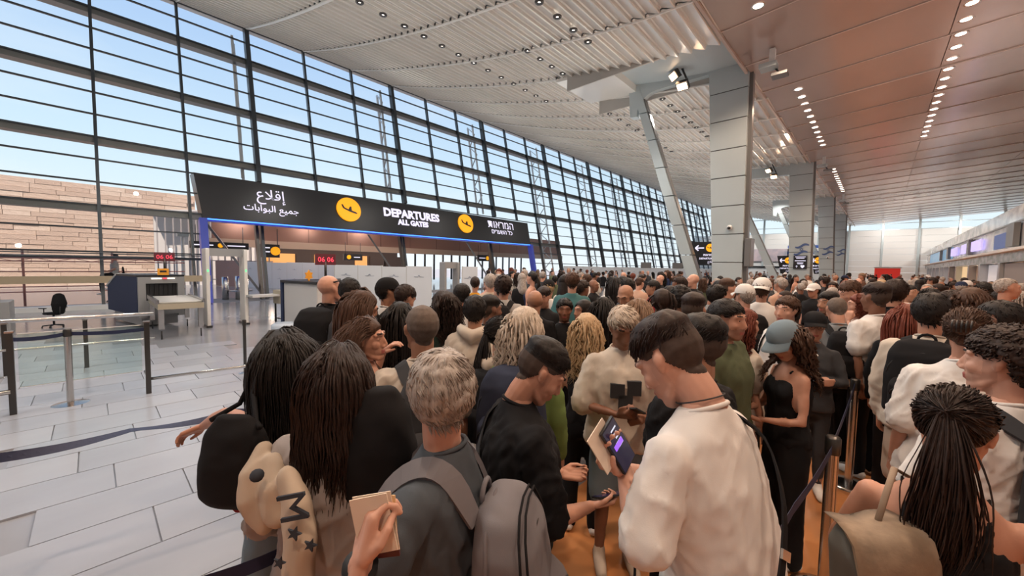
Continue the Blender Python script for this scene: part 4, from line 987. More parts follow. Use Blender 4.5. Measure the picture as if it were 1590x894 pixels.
    if style=='bun':
        n=int(120*(1,.6,.4)[lod]);c=np.array([0,-.125,.045]);K=9;path=np.zeros((n,K,3));ax=rs.normal(0,.5,(n,3))+[0,-1,0];ax/=np.linalg.norm(ax,axis=1)[:,None];u=np.cross(ax,[.3,.1,1.]);u/=np.linalg.norm(u,axis=1)[:,None];v=np.cross(ax,u);R_=rs.uniform(.018,.042,n)
        for k in range(K):
            t=k/(K-1)*4.2;path[:,k]=c+(u*np.cos(t)+v*np.sin(t))*R_[:,None]+ax*(np.sqrt(np.maximum(.045**2-R_**2,0)))[:,None]*.6
        V,Fq=locks(path,np.full(n,.008),4);put(HT(V),Fq)
    if style=='scarf':
        g=G();g.tube([(0,.03,-.12),(0,.0,-.15),(0,-.01,-.21)],[.070,.085,.125],16);g.tube([(0,-.06,.0),(0,-.08,-.12),(0,-.08,-.24)],[.07,.08,.10],14)
        V,Fq,_=g.fuse(.016,4);put(HT(V),Fq)
    FA=np.concatenate(FF);mi=np.zeros(len(FA),int);mi[:len(lowm)]=lowm;meshobj('hair' if style!='scarf' else 'headscarf',np.concatenate(VV),FA,root,[hm,fadem or hm],mi)
def hat_build(root,hat,HT,Rh):
    m=CL[hat[0]];back=hat[1] if len(hat)>1 else 1
    n=24;rings=[];V=[]
    for i in range(9):
        t=i/8*math.pi/2;r=math.cos(t)**.85 if i<8 else .0;z=.040+.110*math.sin(t)
        for k in range(n):
            a=2*math.pi*k/n;V.append((.096*r*math.cos(a),-.012+.117*r*math.sin(a),z+.012*math.sin(a)*r*-1*0))
    Fq=[(i*n+k,i*n+(k+1)%n,(i+1)*n+(k+1)%n,(i+1)*n+k) for i in range(8) for k in range(n)]
    meshobj('cap_crown',HT(np.array(V)),np.array(Fq),root,[m])
    V=[];K=12
    for lay in (0,1):
        for j in range(5):
            for k in range(K+1):
                a=-1.15+2.3*k/K;rr=j/4;x=.095*math.sin(a)*(1+.0*rr);y=-.012+.114*math.cos(a)+rr*.075*max(0,math.cos(a))**.6;z=.052-.020*rr+.0*0-.022*(math.sin(a)**2)*(.4+rr)-.004*lay
                V.append((x,back*(y+.012)-.012,z))
    q=[];W_=K+1
    for lay in (0,1):
        for j in range(4):
            for k in range(K):
                b=lay*5*W_;q.append((b+j*W_+k,b+j*W_+k+1,b+(j+1)*W_+k+1,b+(j+1)*W_+k))
    for k in range(K): q.append((4*W_+k,4*W_+k+1,9*W_+k+1,9*W_+k))
    meshobj('cap_brim',HT(np.array(V)),np.array(q),root,[m])
def place(root,info,u,v,d,face_deg,topz=.138,check=True):
    P=at(u,v,d);T=info['HT']([[0,-.01,topz]])[0];s=P[2]/T[2]
    r=P[:2]-CAM[:2];r=r/np.linalg.norm(r);a=math.radians(-face_deg);f=np.array([r[0]*math.cos(a)-r[1]*math.sin(a),r[0]*math.sin(a)+r[1]*math.cos(a)])
    rz=math.atan2(f[1],f[0])-math.pi/2;c,sn=math.cos(rz),math.sin(rz);off=np.array([c*T[0]-sn*T[1],sn*T[0]+c*T[1]])*s
    root.location=(P[0]-off[0],P[1]-off[1],0);root.rotation_euler=(0,0,rz);root.scale=(s,s,s)
    if check and not .86<s<1.12: print('HEIGHT?',root.name,root.get('label'),round(s*1.765,2))
    return s
# ---- bags
def backpack(prt,mname,label,group=None,size=(.30,.17,.46),info=None,detail=True,z0=.98,pocket=True,cover=None,tint=None,side=1,tilt=0,dx=0):
    """worn by prt (same transform); a top-level thing of its own"""
    t=empty('backpack',prt.location,0,label,'backpack',group);t.rotation_euler=prt.rotation_euler;t.scale=prt.scale
    m=CL[mname];m2=CL[tint] if tint else m;be=info['bend'];w_,dp,h=size
    g=G();y0=-.135
    g.loft([(dx,y0-dp*.45,z0,w_*.42,dp*.36),(dx,y0-dp*.5,z0+.03,w_*.5,dp*.5),(dx,y0-dp*.5,z0+h*.5,w_*.5,dp*.5),(dx,y0-dp*.45,z0+h*.8,w_*.46,dp*.44),(dx,y0-dp*.36,z0+h*.95,w_*.36,dp*.32),(dx,y0-dp*.3,z0+h,w_*.2,dp*.16)],24,3.2)
    V,Fq,Nn=g.fuse(.013,4);V=V+Nn*(np_noise(V,16,3)*.005)[:,None];meshobj('pack_body',be(V),Fq,t,[m])
    if pocket:
        g=G();g.loft([(dx,y0-dp*.95,z0+.03,w_*.34,dp*.22),(dx,y0-dp*.98,z0+.08,w_*.40,dp*.28),(dx,y0-dp*.98,z0+h*.42,w_*.40,dp*.26),(dx,y0-dp*.85,z0+h*.52,w_*.34,dp*.16)],20,3.2)
        V,Fq,_=g.fuse(.012,3);meshobj('front_pocket',be(V),Fq,t,[m2])
        if detail:
            q=MB();pts=[be([[dx+w_*.44*math.cos(a),y0-dp*.80,z0+h*.55+h*.30*math.sin(a)]])[0] for a in [i*math.pi/10 for i in range(11)]];q.tube(pts,.004,M_BLK,6);q.build('zip',t)
            q=MB();pts=[be([[dx+w_*.36*math.cos(a),y0-dp*1.20,z0+h*.30+h*.16*math.sin(a)]])[0] for a in [i*math.pi/10 for i in range(11)]];q.tube(pts,.004,M_BLK,6);q.build('zip',t)
    q=MB();pts=[be([[dx+.035*math.cos(a)*1.2,y0-.02,z0+h*.97+.045*math.sin(a)]])[0] for a in [i*math.pi/6 for i in range(7)]];q.tube(pts,.008,m,8);q.build('carry_handle',t)
    for s in (1,-1):
        P=[(s*.085,y0-.01,z0+h*.9),(s*.10,-.085,1.435),(s*.108,-.02,1.472),(s*.112,.055,1.44),(s*.115,.125,1.36),(s*.125,.150,1.25),(s*.145,.12,1.13),(s*.165,.02,1.05),(s*.14,-.11,1.02)]
        R_=[];P=[np.array(p)*np.array([.97,1.03,1]) for p in P];P=np.array(be(P));n_=len(P);VV=[]
        from_c=np.array(be([[0,0,1.28]])[0])
        # densify
        tt=np.linspace(0,n_-1,25);Q=np.stack([np.interp(tt,np.arange(n_),P[:,k]) for k in range(3)],1)
        for _ in range(2): Q[1:-1]=(Q[:-2]+Q[1:-1]*2+Q[2:])/4
        D=np.gradient(Q,axis=0);D/=np.linalg.norm(D,axis=1)[:,None];O=Q-from_c;O-=D*(O*D).sum(1)[:,None];O/=np.linalg.norm(O,axis=1)[:,None];S=np.cross(D,O)
        hw=np.interp(tt/(n_-1),[0,.1,.6,.75,1],[.022,.032,.030,.014,.012])[:,None];th=.007
        V=np.stack([Q-S*hw-O*th,Q+S*hw-O*th,Q+S*hw+O*th,Q-S*hw+O*th],1).reshape(-1,3)
        Fq=[(i*4+k,i*4+(k+1)%4,(i+1)*4+(k+1)%4,(i+1)*4+k) for i in range(24) for k in range(4)];meshobj('shoulder_strap',V,np.array(Fq),t,[m],smooth=False)
    return t
# =================== THE NEAR QUEUE ===================
def person(label,u,v,d,fdeg,bodyrel=0,topz=None,**k):
    r=empty('person',(0,0,0),0,label,'person',k.pop('group',None))
    if 'lod' not in k: k['lod']=0 if d<2.05 else (1 if d<4.4 else 2)
    k.setdefault('seed',int(u));k['hy']=k.get('hy',0)-bodyrel      # head stays on 'face', body turned by bodyrel
    st=k.get('hair',('short',''))
    tz=topz or {'bald':.121,'buzz':.124,'curly':.152,'afro':.18,'longcurly':.145,'scarf':.135}.get(st[0] if st else 'bald',.136)
    if k.get('hat'): tz=.143
    pxs=[a for a in ('armR','armL') if isinstance(k.get(a),tuple) and len(k[a][0])==4]   # arm points given as (u,v,distance,'px')
    if pxs:
        dr=build_person(r,dry=True,**k);s=place(r,dr,u,v,d,fdeg+bodyrel,tz);c,sn=math.cos(-r.rotation_euler[2]),math.sin(-r.rotation_euler[2]);la=math.radians(k.get('lean',0))
        def inv(p,vec=False):
            p=np.array(p,float);p=p-(0 if vec else np.array(r.location));q=np.array([c*p[0]-sn*p[1],sn*p[0]+c*p[1],p[2]])/(1 if vec else s)
            if not vec and la:
                z=q[2]-1.0;y=q[1];q=np.array([q[0],y*math.cos(la)-z*math.sin(la),1+z*math.cos(la)+y*math.sin(la)])
            return q
        for a in pxs:
            E_,W_,dv,nv_,ps=k[a];m=np.array([1 if a=='armR' else -1,1,1.])
            E_=inv(at(*E_[:3]))*m;W_=inv(at(*W_[:3]))*m
            cv=lambda t:inv(RT*t[0]+UP*t[1]-FW*t[2],True)*m     # directions as (right, up, towards camera)
            S=np.array([.168*(.9 if k.get('fem') else 1),0,1.395])
            de=E_-S;le=np.linalg.norm(de);lo_,hi_=.24,.33
            if not lo_<le<hi_: print('ARM',label[:40],a,'upper',round(le,2));E_=S+de/le*min(max(le,lo_),hi_)
            dw=W_-E_;lw=np.linalg.norm(dw)
            if not .20<lw<.30: print('ARM',label[:40],a,'fore',round(lw,2));W_=E_+dw/lw*min(max(lw,.20),.30)
            k[a]=(E_,W_,cv(dv),cv(nv_),ps)
    i=build_person(r,**k)
    place(r,i,u,v,d,fdeg+bodyrel,tz);i['root']=r;return r,i
def held(name,label,cat,r,i,s,build,group=None):
    t=empty(name,r.location,0,label,cat,group);t.rotation_euler=r.rotation_euler;t.scale=r.scale
    S,E_,Wp,d,n,ps=i['AR'][0 if s>0 else 1];d=d/np.linalg.norm(d);n=n-d*n.dot(d);n/=np.linalg.norm(n);tt=np.cross(d,n)*s
    fr=lambda a,b,c:i['bend']([Wp+d*a+n*b+tt*c])[0]
    build(t,fr);return t
def slab8(mb,fr,c,hx,hy,hz,m):
    P=[fr(c[0]+a*hx,c[1]+b_*hy,c[2]+e_*hz) for b_ in (-1,1) for a,e_ in ((-1,-1),(1,-1),(1,1),(-1,1))];mb.hexa(P,m)
M_SCRN=mat('phone_screen',(.01,.01,.015),.15,0,(.02,.015,.05),.5);M_PURP=emat('screen_purple',(.35,.12,.9),1.2);M_WTXT=emat('screen_white',(.8,.8,.9),1.0)
def phone(label,r,i,s,lit=False,off=(.10,.030,.0)):
    def bd(t,fr):
        q=MB();slab8(q,fr,off,.074,.0042,.036,M_BLK);q.build('phone_body',t)
        q=MB();slab8(q,fr,(off[0],off[1]+.0048,off[2]),.070,.0006,.033,M_SCRN);sc_=q.build('screen',t)
        if lit:
            q=MB();slab8(q,fr,(off[0]+.005,off[1]+.0062,off[2]),.008,.0004,.022,M_PURP);q.build('screen_button',sc_)
            q=MB()
            for k in range(5): slab8(q,fr,(off[0]+.05-.013*k,off[1]+.0060,off[2]-.010+.004*(k%2)),.0022,.0004,.014-.003*(k%3),M_WTXT)
            q.build('screen_text',sc_)
    return held('phone',label,'phone',r,i,s,bd)
def straps(label,r,i,side=1,m='black',w_=.018,name='crossbody_strap',bag=None,z1=.92,out=.0):
    """strap from the shoulder on one side across back and chest to the opposite hip, with a small bag"""
    t=empty('crossbody_bag',r.location,0,label,'bag');t.rotation_euler=r.rotation_euler;t.scale=r.scale;be=i['bend']
    s=side;P=[(-s*.19-out*s*.5,-.04,z1),(-s*.11,-.152,1.10),(s*.0,-.158,1.26),(s*.07,-.118,1.40),(s*.085,-.02,1.468),(s*.075,.065,1.43),(s*.03,.145,1.30),(-s*.10,.155,1.12),(-s*.19-out*s*.5,.04,z1)]
    P=np.array(P);P[:,0]*=1+out;P[1:-1,1]*=1+out*1.3
    P=be(P);tt=np.linspace(0,len(P)-1,33);Q=np.stack([np.interp(tt,np.arange(len(P)),P[:,k]) for k in range(3)],1)
    for _ in range(2): Q[1:-1]=(Q[:-2]+Q[1:-1]*2+Q[2:])/4
    c=np.array(be([[0,0,1.2]])[0]);D=np.gradient(Q,axis=0);D/=np.linalg.norm(D,axis=1)[:,None];O=Q-c;O[:,2]*=.3;O-=D*(O*D).sum(1)[:,None];O/=np.linalg.norm(O,axis=1)[:,None];S=np.cross(D,O)
    V=np.stack([Q-S*w_-O*.002,Q+S*w_-O*.002,Q+S*w_+O*.003,Q-S*w_+O*.003],1).reshape(-1,3)
    Fq=[(a*4+k,a*4+(k+1)%4,(a+1)*4+(k+1)%4,(a+1)*4+k) for a in range(32) for k in range(4)];meshobj('strap',V,np.array(Fq),t,[CL[m]],smooth=False)
    q=MB();bz=bag or (.24,.08,.17);cpos=be([[-s*(.23+out*.12),.0,z1-.05]])[0];q.box(cpos,(bz[1],bz[0],bz[2]),CL[m]);q.build('bag_body',t,bevel=.015)
    q=MB();
    for k in (6,27): q.box(Q[k]+O[k]*.005,(.03,.006,.022),M_STEEL,mt=Matrix(np.stack([S[k],O[k],D[k]],1).tolist()))
    q.build('buckle',t);return t
# --- grey-haired man in front centre
def mkbackpack_big(r,i):
    return backpack(r,'packgrey','grey backpack with curved zips worn by the grey-haired man in front',size=(.34,.22,.50),info=i,z0=.86,tint='packgrey2')
cloth('packgrey',(.20,.19,.205),(.16,.155,.17));cloth('packgrey2',(.17,.155,.165));cloth('packnavy',(.04,.05,.085),(.025,.03,.055))
r,i=person('grey-haired man in a slate t-shirt, seen from behind, holding papers in front centre',686,540,1.09,-6,-62,hair=('messy','grey'),skinc='fair',shirt='slate',armL=((560,935,.86,'px'),(560,872,.74,'px'),(.12,.9,-.25),(.75,.0,-.5),'hold'),pants='denim',bulk=1.0,fit=1.02)
bt=mkbackpack_big(r,i)
for (yy,mz) in ((-.135-.22*.30,'packgrey2'),(-.135-.22*.72,'black'),(-.135-.22*.80,'black')):
    dy=abs(yy+.135+.11)/.11;xw=.17*(1-min(dy,.97)**3.2)**(1/3.2);q=MB()
    P=[(-xw-.004,yy,.90),(-xw-.006,yy,1.02),(-xw-.004,yy,1.14),(-xw*.97,yy,1.24),(-xw*.8,yy*.96,1.31),(-xw*.45,yy*.93,1.345),(0,yy*.92,1.355),(xw*.5,yy*.93,1.345),(xw*.97,yy,1.24),(xw+.004,yy,1.1)]
    q.tube([i['bend']([p])[0] for p in P],.006 if mz!='black' else .0035,CL[mz],8);q.build('zip',bt)
q=MB();q.box(i['bend']([(-.165,-.26,.98)])[0],(.02,.10,.16),CL['packgrey2']);q.build('side_pocket',bt,bevel=.008)
q=MB();a=i['AR'][1];P=a[2]-(a[2]-a[1])*.12;dd=(a[2]-a[1]);dd/=np.linalg.norm(dd);q.tube([P-dd*.012,P+dd*.012],.036,M_BLK,16);q.build('watch',r)
M_PAP=mat('paper_cream',(.80,.68,.56),.7);M_PAP2=mat('passport_red',(.10,.02,.025),.5);M_PAP3=mat('ticket_peach',(.85,.60,.32),.7)
def bd(t,fr):
    inv_=t.matrix_basis.inverted() if False else (Matrix.LocRotScale(t.location,t.rotation_euler,t.scale)).inverted()
    def lay(q,u,v,d,hw,hh,th,rot,m):
        c=Vector(at(u,v,d));f=Vector(-FW);x=Vector(RT);y=Vector(UP);cr_,sr_=math.cos(rot),math.sin(rot);X=x*cr_+y*sr_;Y=y*cr_-x*sr_
        P=[inv_@(c+X*a*hw+Y*b_*hh+f*e_*th) for e_ in (-1,1) for a,b_ in ((-1,-1),(1,-1),(1,1),(-1,1))];q.hexa(P,m)
    q=MB();lay(q,584,812,.760,.038,.058,.001,.16,M_PAP);q.build('sheet',t);q=MB();lay(q,580,815,.752,.037,.056,.001,.20,M_PAP);q.build('sheet',t)
    q=MB();lay(q,590,822,.772,.034,.055,.003,.12,M_PAP2);q.build('passport_cover',t)
    q=MB();lay(q,606,800,.766,.012,.040,.0008,.05,M_PAP3);q.build('ticket',t)
held('travel_papers','folded cream papers with a dark passport in the grey-haired man\'s left hand','papers',r,i,-1,bd)
# --- white oversized tee man
r,i=person('large man in an oversized white t-shirt bent over his phone, dark faded haircut',1004,497,1.27,-62,6,hair=('fade','dark'),skinc='fair',shirt='white',sleeve='half',fit=1.02,bulk=1.0,hp=38,lean=12,hem=.74,beard=.25,armL=((1003,835,1.0,'px'),(972,738,1.14,'px'),(-.35,.75,.3),(.3,.45,.8),'relax'),armR=((.25,.08,1.12),(.05,.33,1.22),(-.5,.7,.3),(-.3,-.3,.9),'hold'),necklace=True,pants='white',legs='shorts')
straps('thin black crossbody strap and pouch over the oversized white t-shirt',r,i,1,'black',.010,out=.20,z1=.80)
phone('phone with a lit purple button held by the man in the oversized white t-shirt',r,i,-1,True)
def bd(t,fr):
    q=MB();slab8(q,fr,(.13,.02,.035),.06,.0015,.045,M_PAP);q.build('booklet_page',t)
held('boarding_pass','cream boarding pass held beside the lit phone','boarding pass',r,i,-1,bd)
# --- black tee man looking down
r,i=person('young man in a black t-shirt, head bowed over his phone',868,533,1.52,78,-12,hair=('fade','black'),skinc='tan',shirt='black',sleeve='half',fit=1.15,hp=34,lean=7,face=True,beard=.3,armR=((.23,.08,1.10),(.12,.33,1.06),(-.1,.95,.0),(-.5,0,.8),'hold'),armL=((.23,.08,1.12),(.12,.30,1.08),(-.3,.9,0),(-.5,0,.8),'hold'))
straps('wide dark grey crossbody strap and bag on the young man in black',r,i,-1,'charcoal',.028,out=.08)
phone('dark phone in the hands of the young man in a black t-shirt',r,i,1,off=(.10,.03,.01))
# --- man in pale graphic shirt behind
r,i=person('man in a pale graphic t-shirt and denim shorts facing the camera with a phone',972,478,2.3,168,0,hair=('messy','greyblond'),skinc='brown',shirt='cream',sleeve='half',fit=1.18,pants='ldenim',legs='shorts',hp=22,armR=((.25,.06,1.12),(.05,.28,1.14),(-.4,.8,.3),(-.4,-.2,.8),'hold'),armL=((.25,.06,1.12),(.07,.26,1.10),(-.5,.8,.2),(-.4,-.2,.8),'hold'),shoes='beige')
phone('phone held by the man in the pale graphic t-shirt',r,i,1)
q=MB()
for k,(x,z) in enumerate(((.05,1.27),(-.05,1.29),(.0,1.20))): q.box((x,.166,z-.02),(.085,.03,.09),CL['charcoal'])
q.build('shirt_print',r)
# --- black tee profile left
r,i=person('man in a black t-shirt with short dark hair, in profile facing left',1086,487,1.62,-78,25,hair=('fade','black'),skinc='olive',shirt='black',fit=1.12,beard=.5,face=True,bulk=1.08)
# --- long black hair woman left, arm out
r,i=person('woman with long black hair reaching her bare left arm out over the belt',432,508,1.52,-14,-8,fem=True,hair=('long','black'),hr=-8,skinc='tan',shirt='beige',sleeve='none',pants='ldenim',legs='wide',armL=((342,640,1.70,'px'),(303,668,1.86,'px'),(-.8,-.35,.2),(.1,-1,.3),'relax'),armR='low')
LB=empty('shoulder_bag',tuple(at(366,712,1.30)*[1,1,0]),0,'large black shoulder bag hanging beside the woman reaching out her arm','bag')
def blob_bag(t,c,r3,m,seed=1,rot=0,zb=None):
    g=G();g.loft([(0,0,-r3[2],r3[0]*.7,r3[1]*.6),(0,0,-r3[2]*.75,r3[0]*.98,r3[1]),(0,0,0,r3[0],r3[1]),(0,0,r3[2]*.6,r3[0]*.82,r3[1]*.7),(0,0,r3[2],r3[0]*.45,r3[1]*.28)],24,2.4)
    V,Fq,Nn=g.fuse(.012,4);V=V+Nn*(np_noise(V,17,seed)*.008)[:,None];c_,s_=math.cos(rot),math.sin(rot);V=V@np.array([[c_,s_,0],[-s_,c_,0],[0,0,1]]);return meshobj('bag_body',V+np.array(c),Fq,t,[m])
cz=float(at(366,712,1.30)[2]);blob_bag(LB,(0,0,cz),(.118,.07,.155),CL['black'],2,.75)
p0=Vector(LB.location);sh=Vector(at(392,590,1.40))-p0;q=MB()
q.tube([Vector((-.09,-.05,cz+.12)),sh*.55+Vector((-.07,0,cz*.45+.02)),sh+Vector((0,0,.01)),sh*.5+Vector((.06,.02,cz*.5)),Vector((.09,.05,cz+.12))],.009,CL['black'],8);q.build('strap',LB)
q=MB();q.tube([Vector((-.10,-.02,cz-.165)),Vector((.0,.0,cz-.18)),Vector((.10,.06,cz-.165))],.007,CL['red'],6);q.build('piping',LB)
# --- hoodie woman
r,i=person('woman with long dark hair in a grey hoodie, seen from behind, jacket over her arm',527,528,1.30,14,-6,fem=True,hair=('long','dark'),skinc='tan',shirt='hoodie',sleeve='long',fit=1.2,pants='charcoal',hp=6,hlen=.36,armL=((.27,.04,1.12),(.20,.22,1.02),(-.3,.8,-.4),(-.6,.2,.4),'relax'),armR='low')
hr_root=r
# jacket with letter M and stars draped over her left arm
jk=empty('varsity_jacket',tuple(at(452,800,1.18)*[1,1,0]),0,'beige fleece jacket with a dark letter M and stars, draped over the hooded woman\'s arm','jacket')
M_OAT=CL['oat'];jr=np.array([at(1,447,1)-at(0,447,1)])[0];jr=jr/np.linalg.norm(jr)
g=G();
def jp(u,v,d): return np.array(at(u,v,d))-np.array([jk.location.x,jk.location.y,0])
g.tube([jp(408,700,1.24),jp(394,735,1.20),jp(394,775,1.18),jp(408,812,1.17)],[.035,.055,.056,.036],12,flat=.8)
g.tube([jp(446,745,1.12),jp(458,785,1.09),jp(466,835,1.08),jp(464,895,1.08)],[.044,.058,.066,.064],14,flat=.62)
g.tube([jp(420,720,1.20),jp(425,760,1.16),jp(430,800,1.14)],[.04,.05,.04],12,flat=.8)
V,Fq,Nn=g.fuse(.009,5);V=V+Nn*(np_noise(V*np.array([1,1,.5]),26,8)*.009)[:,None];meshobj('jacket_cloth',V,Fq,jk,[M_OAT])
M_PATCH=cloth('patch_grey',(.055,.065,.085))
fj=Vector(-FW);uj=Vector((0,0,1));uj=(uj-fj*uj.dot(fj)).normalized();rj=uj.cross(fj)
RJ=Matrix((rj,uj,fj)).transposed()
def patch_pt(u,v,d): return Vector(jp(u,v,d))
text('M',.09,patch_pt(455,787,1.016),RJ@Matrix.Rotation(math.radians(-78),3,'Z'),M_PATCH,jk,width=.068,name='letter_patch',ext=.004,bold=0)
for (u,v,s_) in ((458,827,.020),(483,845,.018),(435,872,.017)):
    q=MB();P=[patch_pt(u,v,1.008)+RJ@Vector(((s_ if k%2==0 else s_*.42)*math.sin(k*math.pi/5+.3),(s_ if k%2==0 else s_*.42)*math.cos(k*math.pi/5+.3),0)) for k in range(10)];q.prism(P,(0,0,0),fj*.006,M_PATCH);q.build('star_patch',jk)
q=MB();q.tube([jp(398,738,1.105),jp(400,738,1.10)],.018,M_PATCH,12);q.build('round_patch',jk)
# black backpack hanging on her right shoulder
bp=empty('shoulder_bag',tuple(at(590,690,1.25)*[1,1,0]),0,'soft black backpack slung on the hooded woman\'s right shoulder','bag')
cz=float(at(590,690,1.25)[2]);blob_bag(bp,(0,0,cz),(.115,.10,.19),CL['black'],5,.7)
q=MB();p0=Vector(bp.location);sh=Vector(at(580,610,1.36))-p0;q.tube([Vector((-.03,-.03,cz+.15)),sh,Vector((.05,.05,cz+.14))],.012,CL['black'],8);q.build('strap',bp)
# --- back woman bottom right
r,i=person('woman with a long dark ponytail and bare shoulders in a black vest, bottom right',1492,596,1.06,8,-14,hp=22,fem=True,hair=('tail','dark'),skinc='tan',shirt='black',sleeve='none',pants='black',armL=((.23,.06,1.15),(.12,.22,1.2),(-.3,.8,.2),(-.6,-.2,.5),'relax'),armR=((.33,.05,1.16),(.45,.20,1.10),(.3,.9,0),(0,0,-1),'relax'))
bk=empty('flap_backpack',tuple(at(1362,850,.95)*[1,1,0]),0,'grey canvas backpack with a worn tan flap behind the woman with the ponytail','backpack')
c=Vector(at(1358,868,1.02))-Vector(bk.location);fb=Vector((-FW[0],-FW[1],0)).normalized();rb=Vector((0,0,1)).cross(fb);RB=Matrix((rb,Vector((0,0,1)),fb)).transposed()@Matrix.Rotation(.12,3,'Z')
M_CAN=cloth('canvas_grey',(.13,.135,.125));M_FLAP=mat('worn_tan_leather',(.30,.22,.15),.7,noise=((.20,.145,.10),30,.25),bump=(60,.4,.004))
g=G();g.loft([(0,0,-.13,.075,.05),(0,0,-.10,.098,.065),(0,0,.04,.096,.062),(0,0,.085,.08,.045)],24,3.5);V,Fq,_=g.fuse(.008,4)
V=V[:,[0,2,1]]*[1,1,1];Rn=np.array(RB);meshobj('bag_body',V@Rn.T+np.array(c),Fq[:,::-1],bk,[M_CAN])
prof=[(.100,-.045,.084),(.104,.0,.090),(.100,.038,.097),(.082,.062,.100),(.03,.074,.102),(-.02,.079,.098),(-.040,.080,.080)]
V=[];nx=9
for th in (0,.007):
    for y_,z_,w_ in prof:
        for k in range(nx): xx=-1+2*k/(nx-1);V.append((xx*w_,y_+.004*math.sin(xx*5),z_+th-.012*xx*xx))
V=np.array(V);M_=len(prof)*nx;Fq=[(b+j_*nx+k,b+j_*nx+k+1,b+(j_+1)*nx+k+1,b+(j_+1)*nx+k) for b in (0,M_) for j_ in range(len(prof)-1) for k in range(nx-1)]
edge=[j_*nx for j_ in range(len(prof))]+[(len(prof)-1)*nx+k for k in range(1,nx)]+[j_*nx+nx-1 for j_ in range(len(prof)-2,-1,-1)]+[k for k in range(nx-2,0,-1)]
Fq+=[(edge[k],edge[(k+1)%len(edge)],edge[(k+1)%len(edge)]+M_,edge[k]+M_) for k in range(len(edge))]
meshobj('flap',V@Rn.T+np.array(c),np.array(Fq),bk,[M_FLAP])
q=MB();q.tube([Vector(c)+RB@Vector((.02,.0,.090)),Vector(c)+RB@Vector((.022,-.02,.092)),Vector(c)+RB@Vector((.015,-.04,.09))],.003,M_PAP,6);q.build('tassel',bk)
sh=Vector(at(1388,735,1.02))-Vector(bk.location)
q=MB();q.tube([Vector(c)+Vector((0,0,.10)),(Vector(c)+sh)/2+Vector((0,0,.06))-fb*.0,sh+Vector((0,0,.015)),sh+Vector((.03,.06,-.02))],.008,cloth('strap_tan',(.36,.27,.20)),8,flat=.5);q.build('strap',bk)
# --- curly man right edge
r,i=person('man with curly dark hair in a white t-shirt, profile facing left at the right edge',1568,499,1.42,-78,20,hair=('curly','dark'),skinc='fair',shirt='white',beard=.35,face=True,sleeve='half',fit=1.12,armL='cross')
backpack(r,'charcoal','dark backpack worn by the curly-haired man at the right edge',info=i,detail=False)
r,i=person('dark-haired woman in a white t-shirt seen from behind, claw clip in her hair',1505,474,1.95,6,-25,fem=True,hair=('bun','brown'),skinc='tan',shirt='white',fit=1.25,sleeve='half')
q=MB()
for k in range(5): q.tube([i['HT']([[-.03+.015*k,-.165,.07]])[0],i['HT']([[-.03+.015*k,-.185,.05]])[0],i['HT']([[-.03+.015*k,-.175,.015]])[0]],.004,M_BLK,6)
q.build('hair_claw',r)
r,i=person('man with short black hair in a cream shirt wearing a large black backpack',1449,453,2.55,4,0,hair=('short','black'),skinc='tan',shirt='cream',sleeve='long',fit=1.12,pants='beige',legs='shorts')
backpack(r,'black','large black backpack on the man in the cream shirt',size=(.36,.2,.50),info=i)
r,i=person('man in a white t-shirt with a deeply tanned bare arm, standing side-on by the posts',1362,438,3.5,-48,-10,hair=('fade','dark'),skinc='brown',shirt='white',fit=1.15,pants='black',armL=((.22,-.04,1.12),(.23,-.08,.90),(0,-.1,-1),(-1,0,0),'relax'))
r,i=person('woman with long loose brown hair beside the man in the cream shirt',1412,470,3.1,10,0,fem=True,hair=('long','red'),skinc='tan',shirt='black',sleeve='long')
r,i=person('man in a plain black t-shirt with short dark hair, behind the posts on the right',1392,432,3.9,8,0,hair=('short','dark'),skinc='tan',shirt='black',fit=1.2,bulk=1.1)
r,i=person('dark-haired man in profile facing left near the right edge',1552,465,2.55,-70,10,hair=('short','black'),skinc='fair',shirt='charcoal',face=True)
r,i=person('person with brown wavy hair just left of the curly-haired man',1512,446,3.0,20,0,fem=True,hair=('bob','brown'),skinc='tan',shirt='black')
r,i=person('young person with thick dark hair beside the marble counter posters',1478,450,3.5,-30,0,hair=('messy','dark'),skinc='fair',shirt='charcoal',face=True)
# --- red top woman, three-quarter face
r,i=person('woman in a red top with brown hair, face turned, raising one hand',566,489,2.0,112,-50,fem=True,hair=('long','brown'),hy=0,hp=-3,skinc='tan',shirt='red',sleeve='none',face=True,armL=((.30,.17,1.27),(.23,.23,1.50),(-.55,.35,.45),(0,.2,-1),'relax'),armR='low',pants='denim')
r,i=person('woman with long dark hair leaning her head, behind the woman in red',572,451,2.65,70,0,fem=True,hair=('long','brown'),hr=22,hp=12,skinc='tan',shirt='beige')
r,i=person('man with a buzzed grey head in a pale shirt with dark backpack straps',655,472,1.92,-16,6,hair=('buzz','buzzg'),skinc='olive',shirt='cream',fit=1.15,bulk=1.05)
backpack(r,'charcoal','dark backpack on the man with the buzzed grey head',info=i,detail=False)
r,i=person('bald man with sunglasses on his head and a black t-shirt, facing right',512,427,3.7,66,-35,hair=('bald','dark'),skinc='fair',shirt='black',face=True,bulk=1.1,pants='grey')
q=MB();q.tube([i['HT']([[.07,-.01,.06]])[0],i['HT']([[.07,.05,.075]])[0],i['HT']([[.02,.075,.085]])[0],i['HT']([[-.05,.06,.08]])[0]],.007,M_BLK,6);q.build('sunglasses',r)
backpack(r,'black','big black travel backpack on the bald man with sunglasses',size=(.38,.24,.56),info=i,z0=.92)
r,i=person('man in a dark olive t-shirt with short black hair, at the left of the group',543,430,3.6,10,0,hair=('short','black'),skinc='fair',shirt='charcoal',fit=1.15,bulk=1.08,pants='grey')
backpack(r,'charcoal','small dark backpack on the man in the dark olive t-shirt',info=i,detail=False)
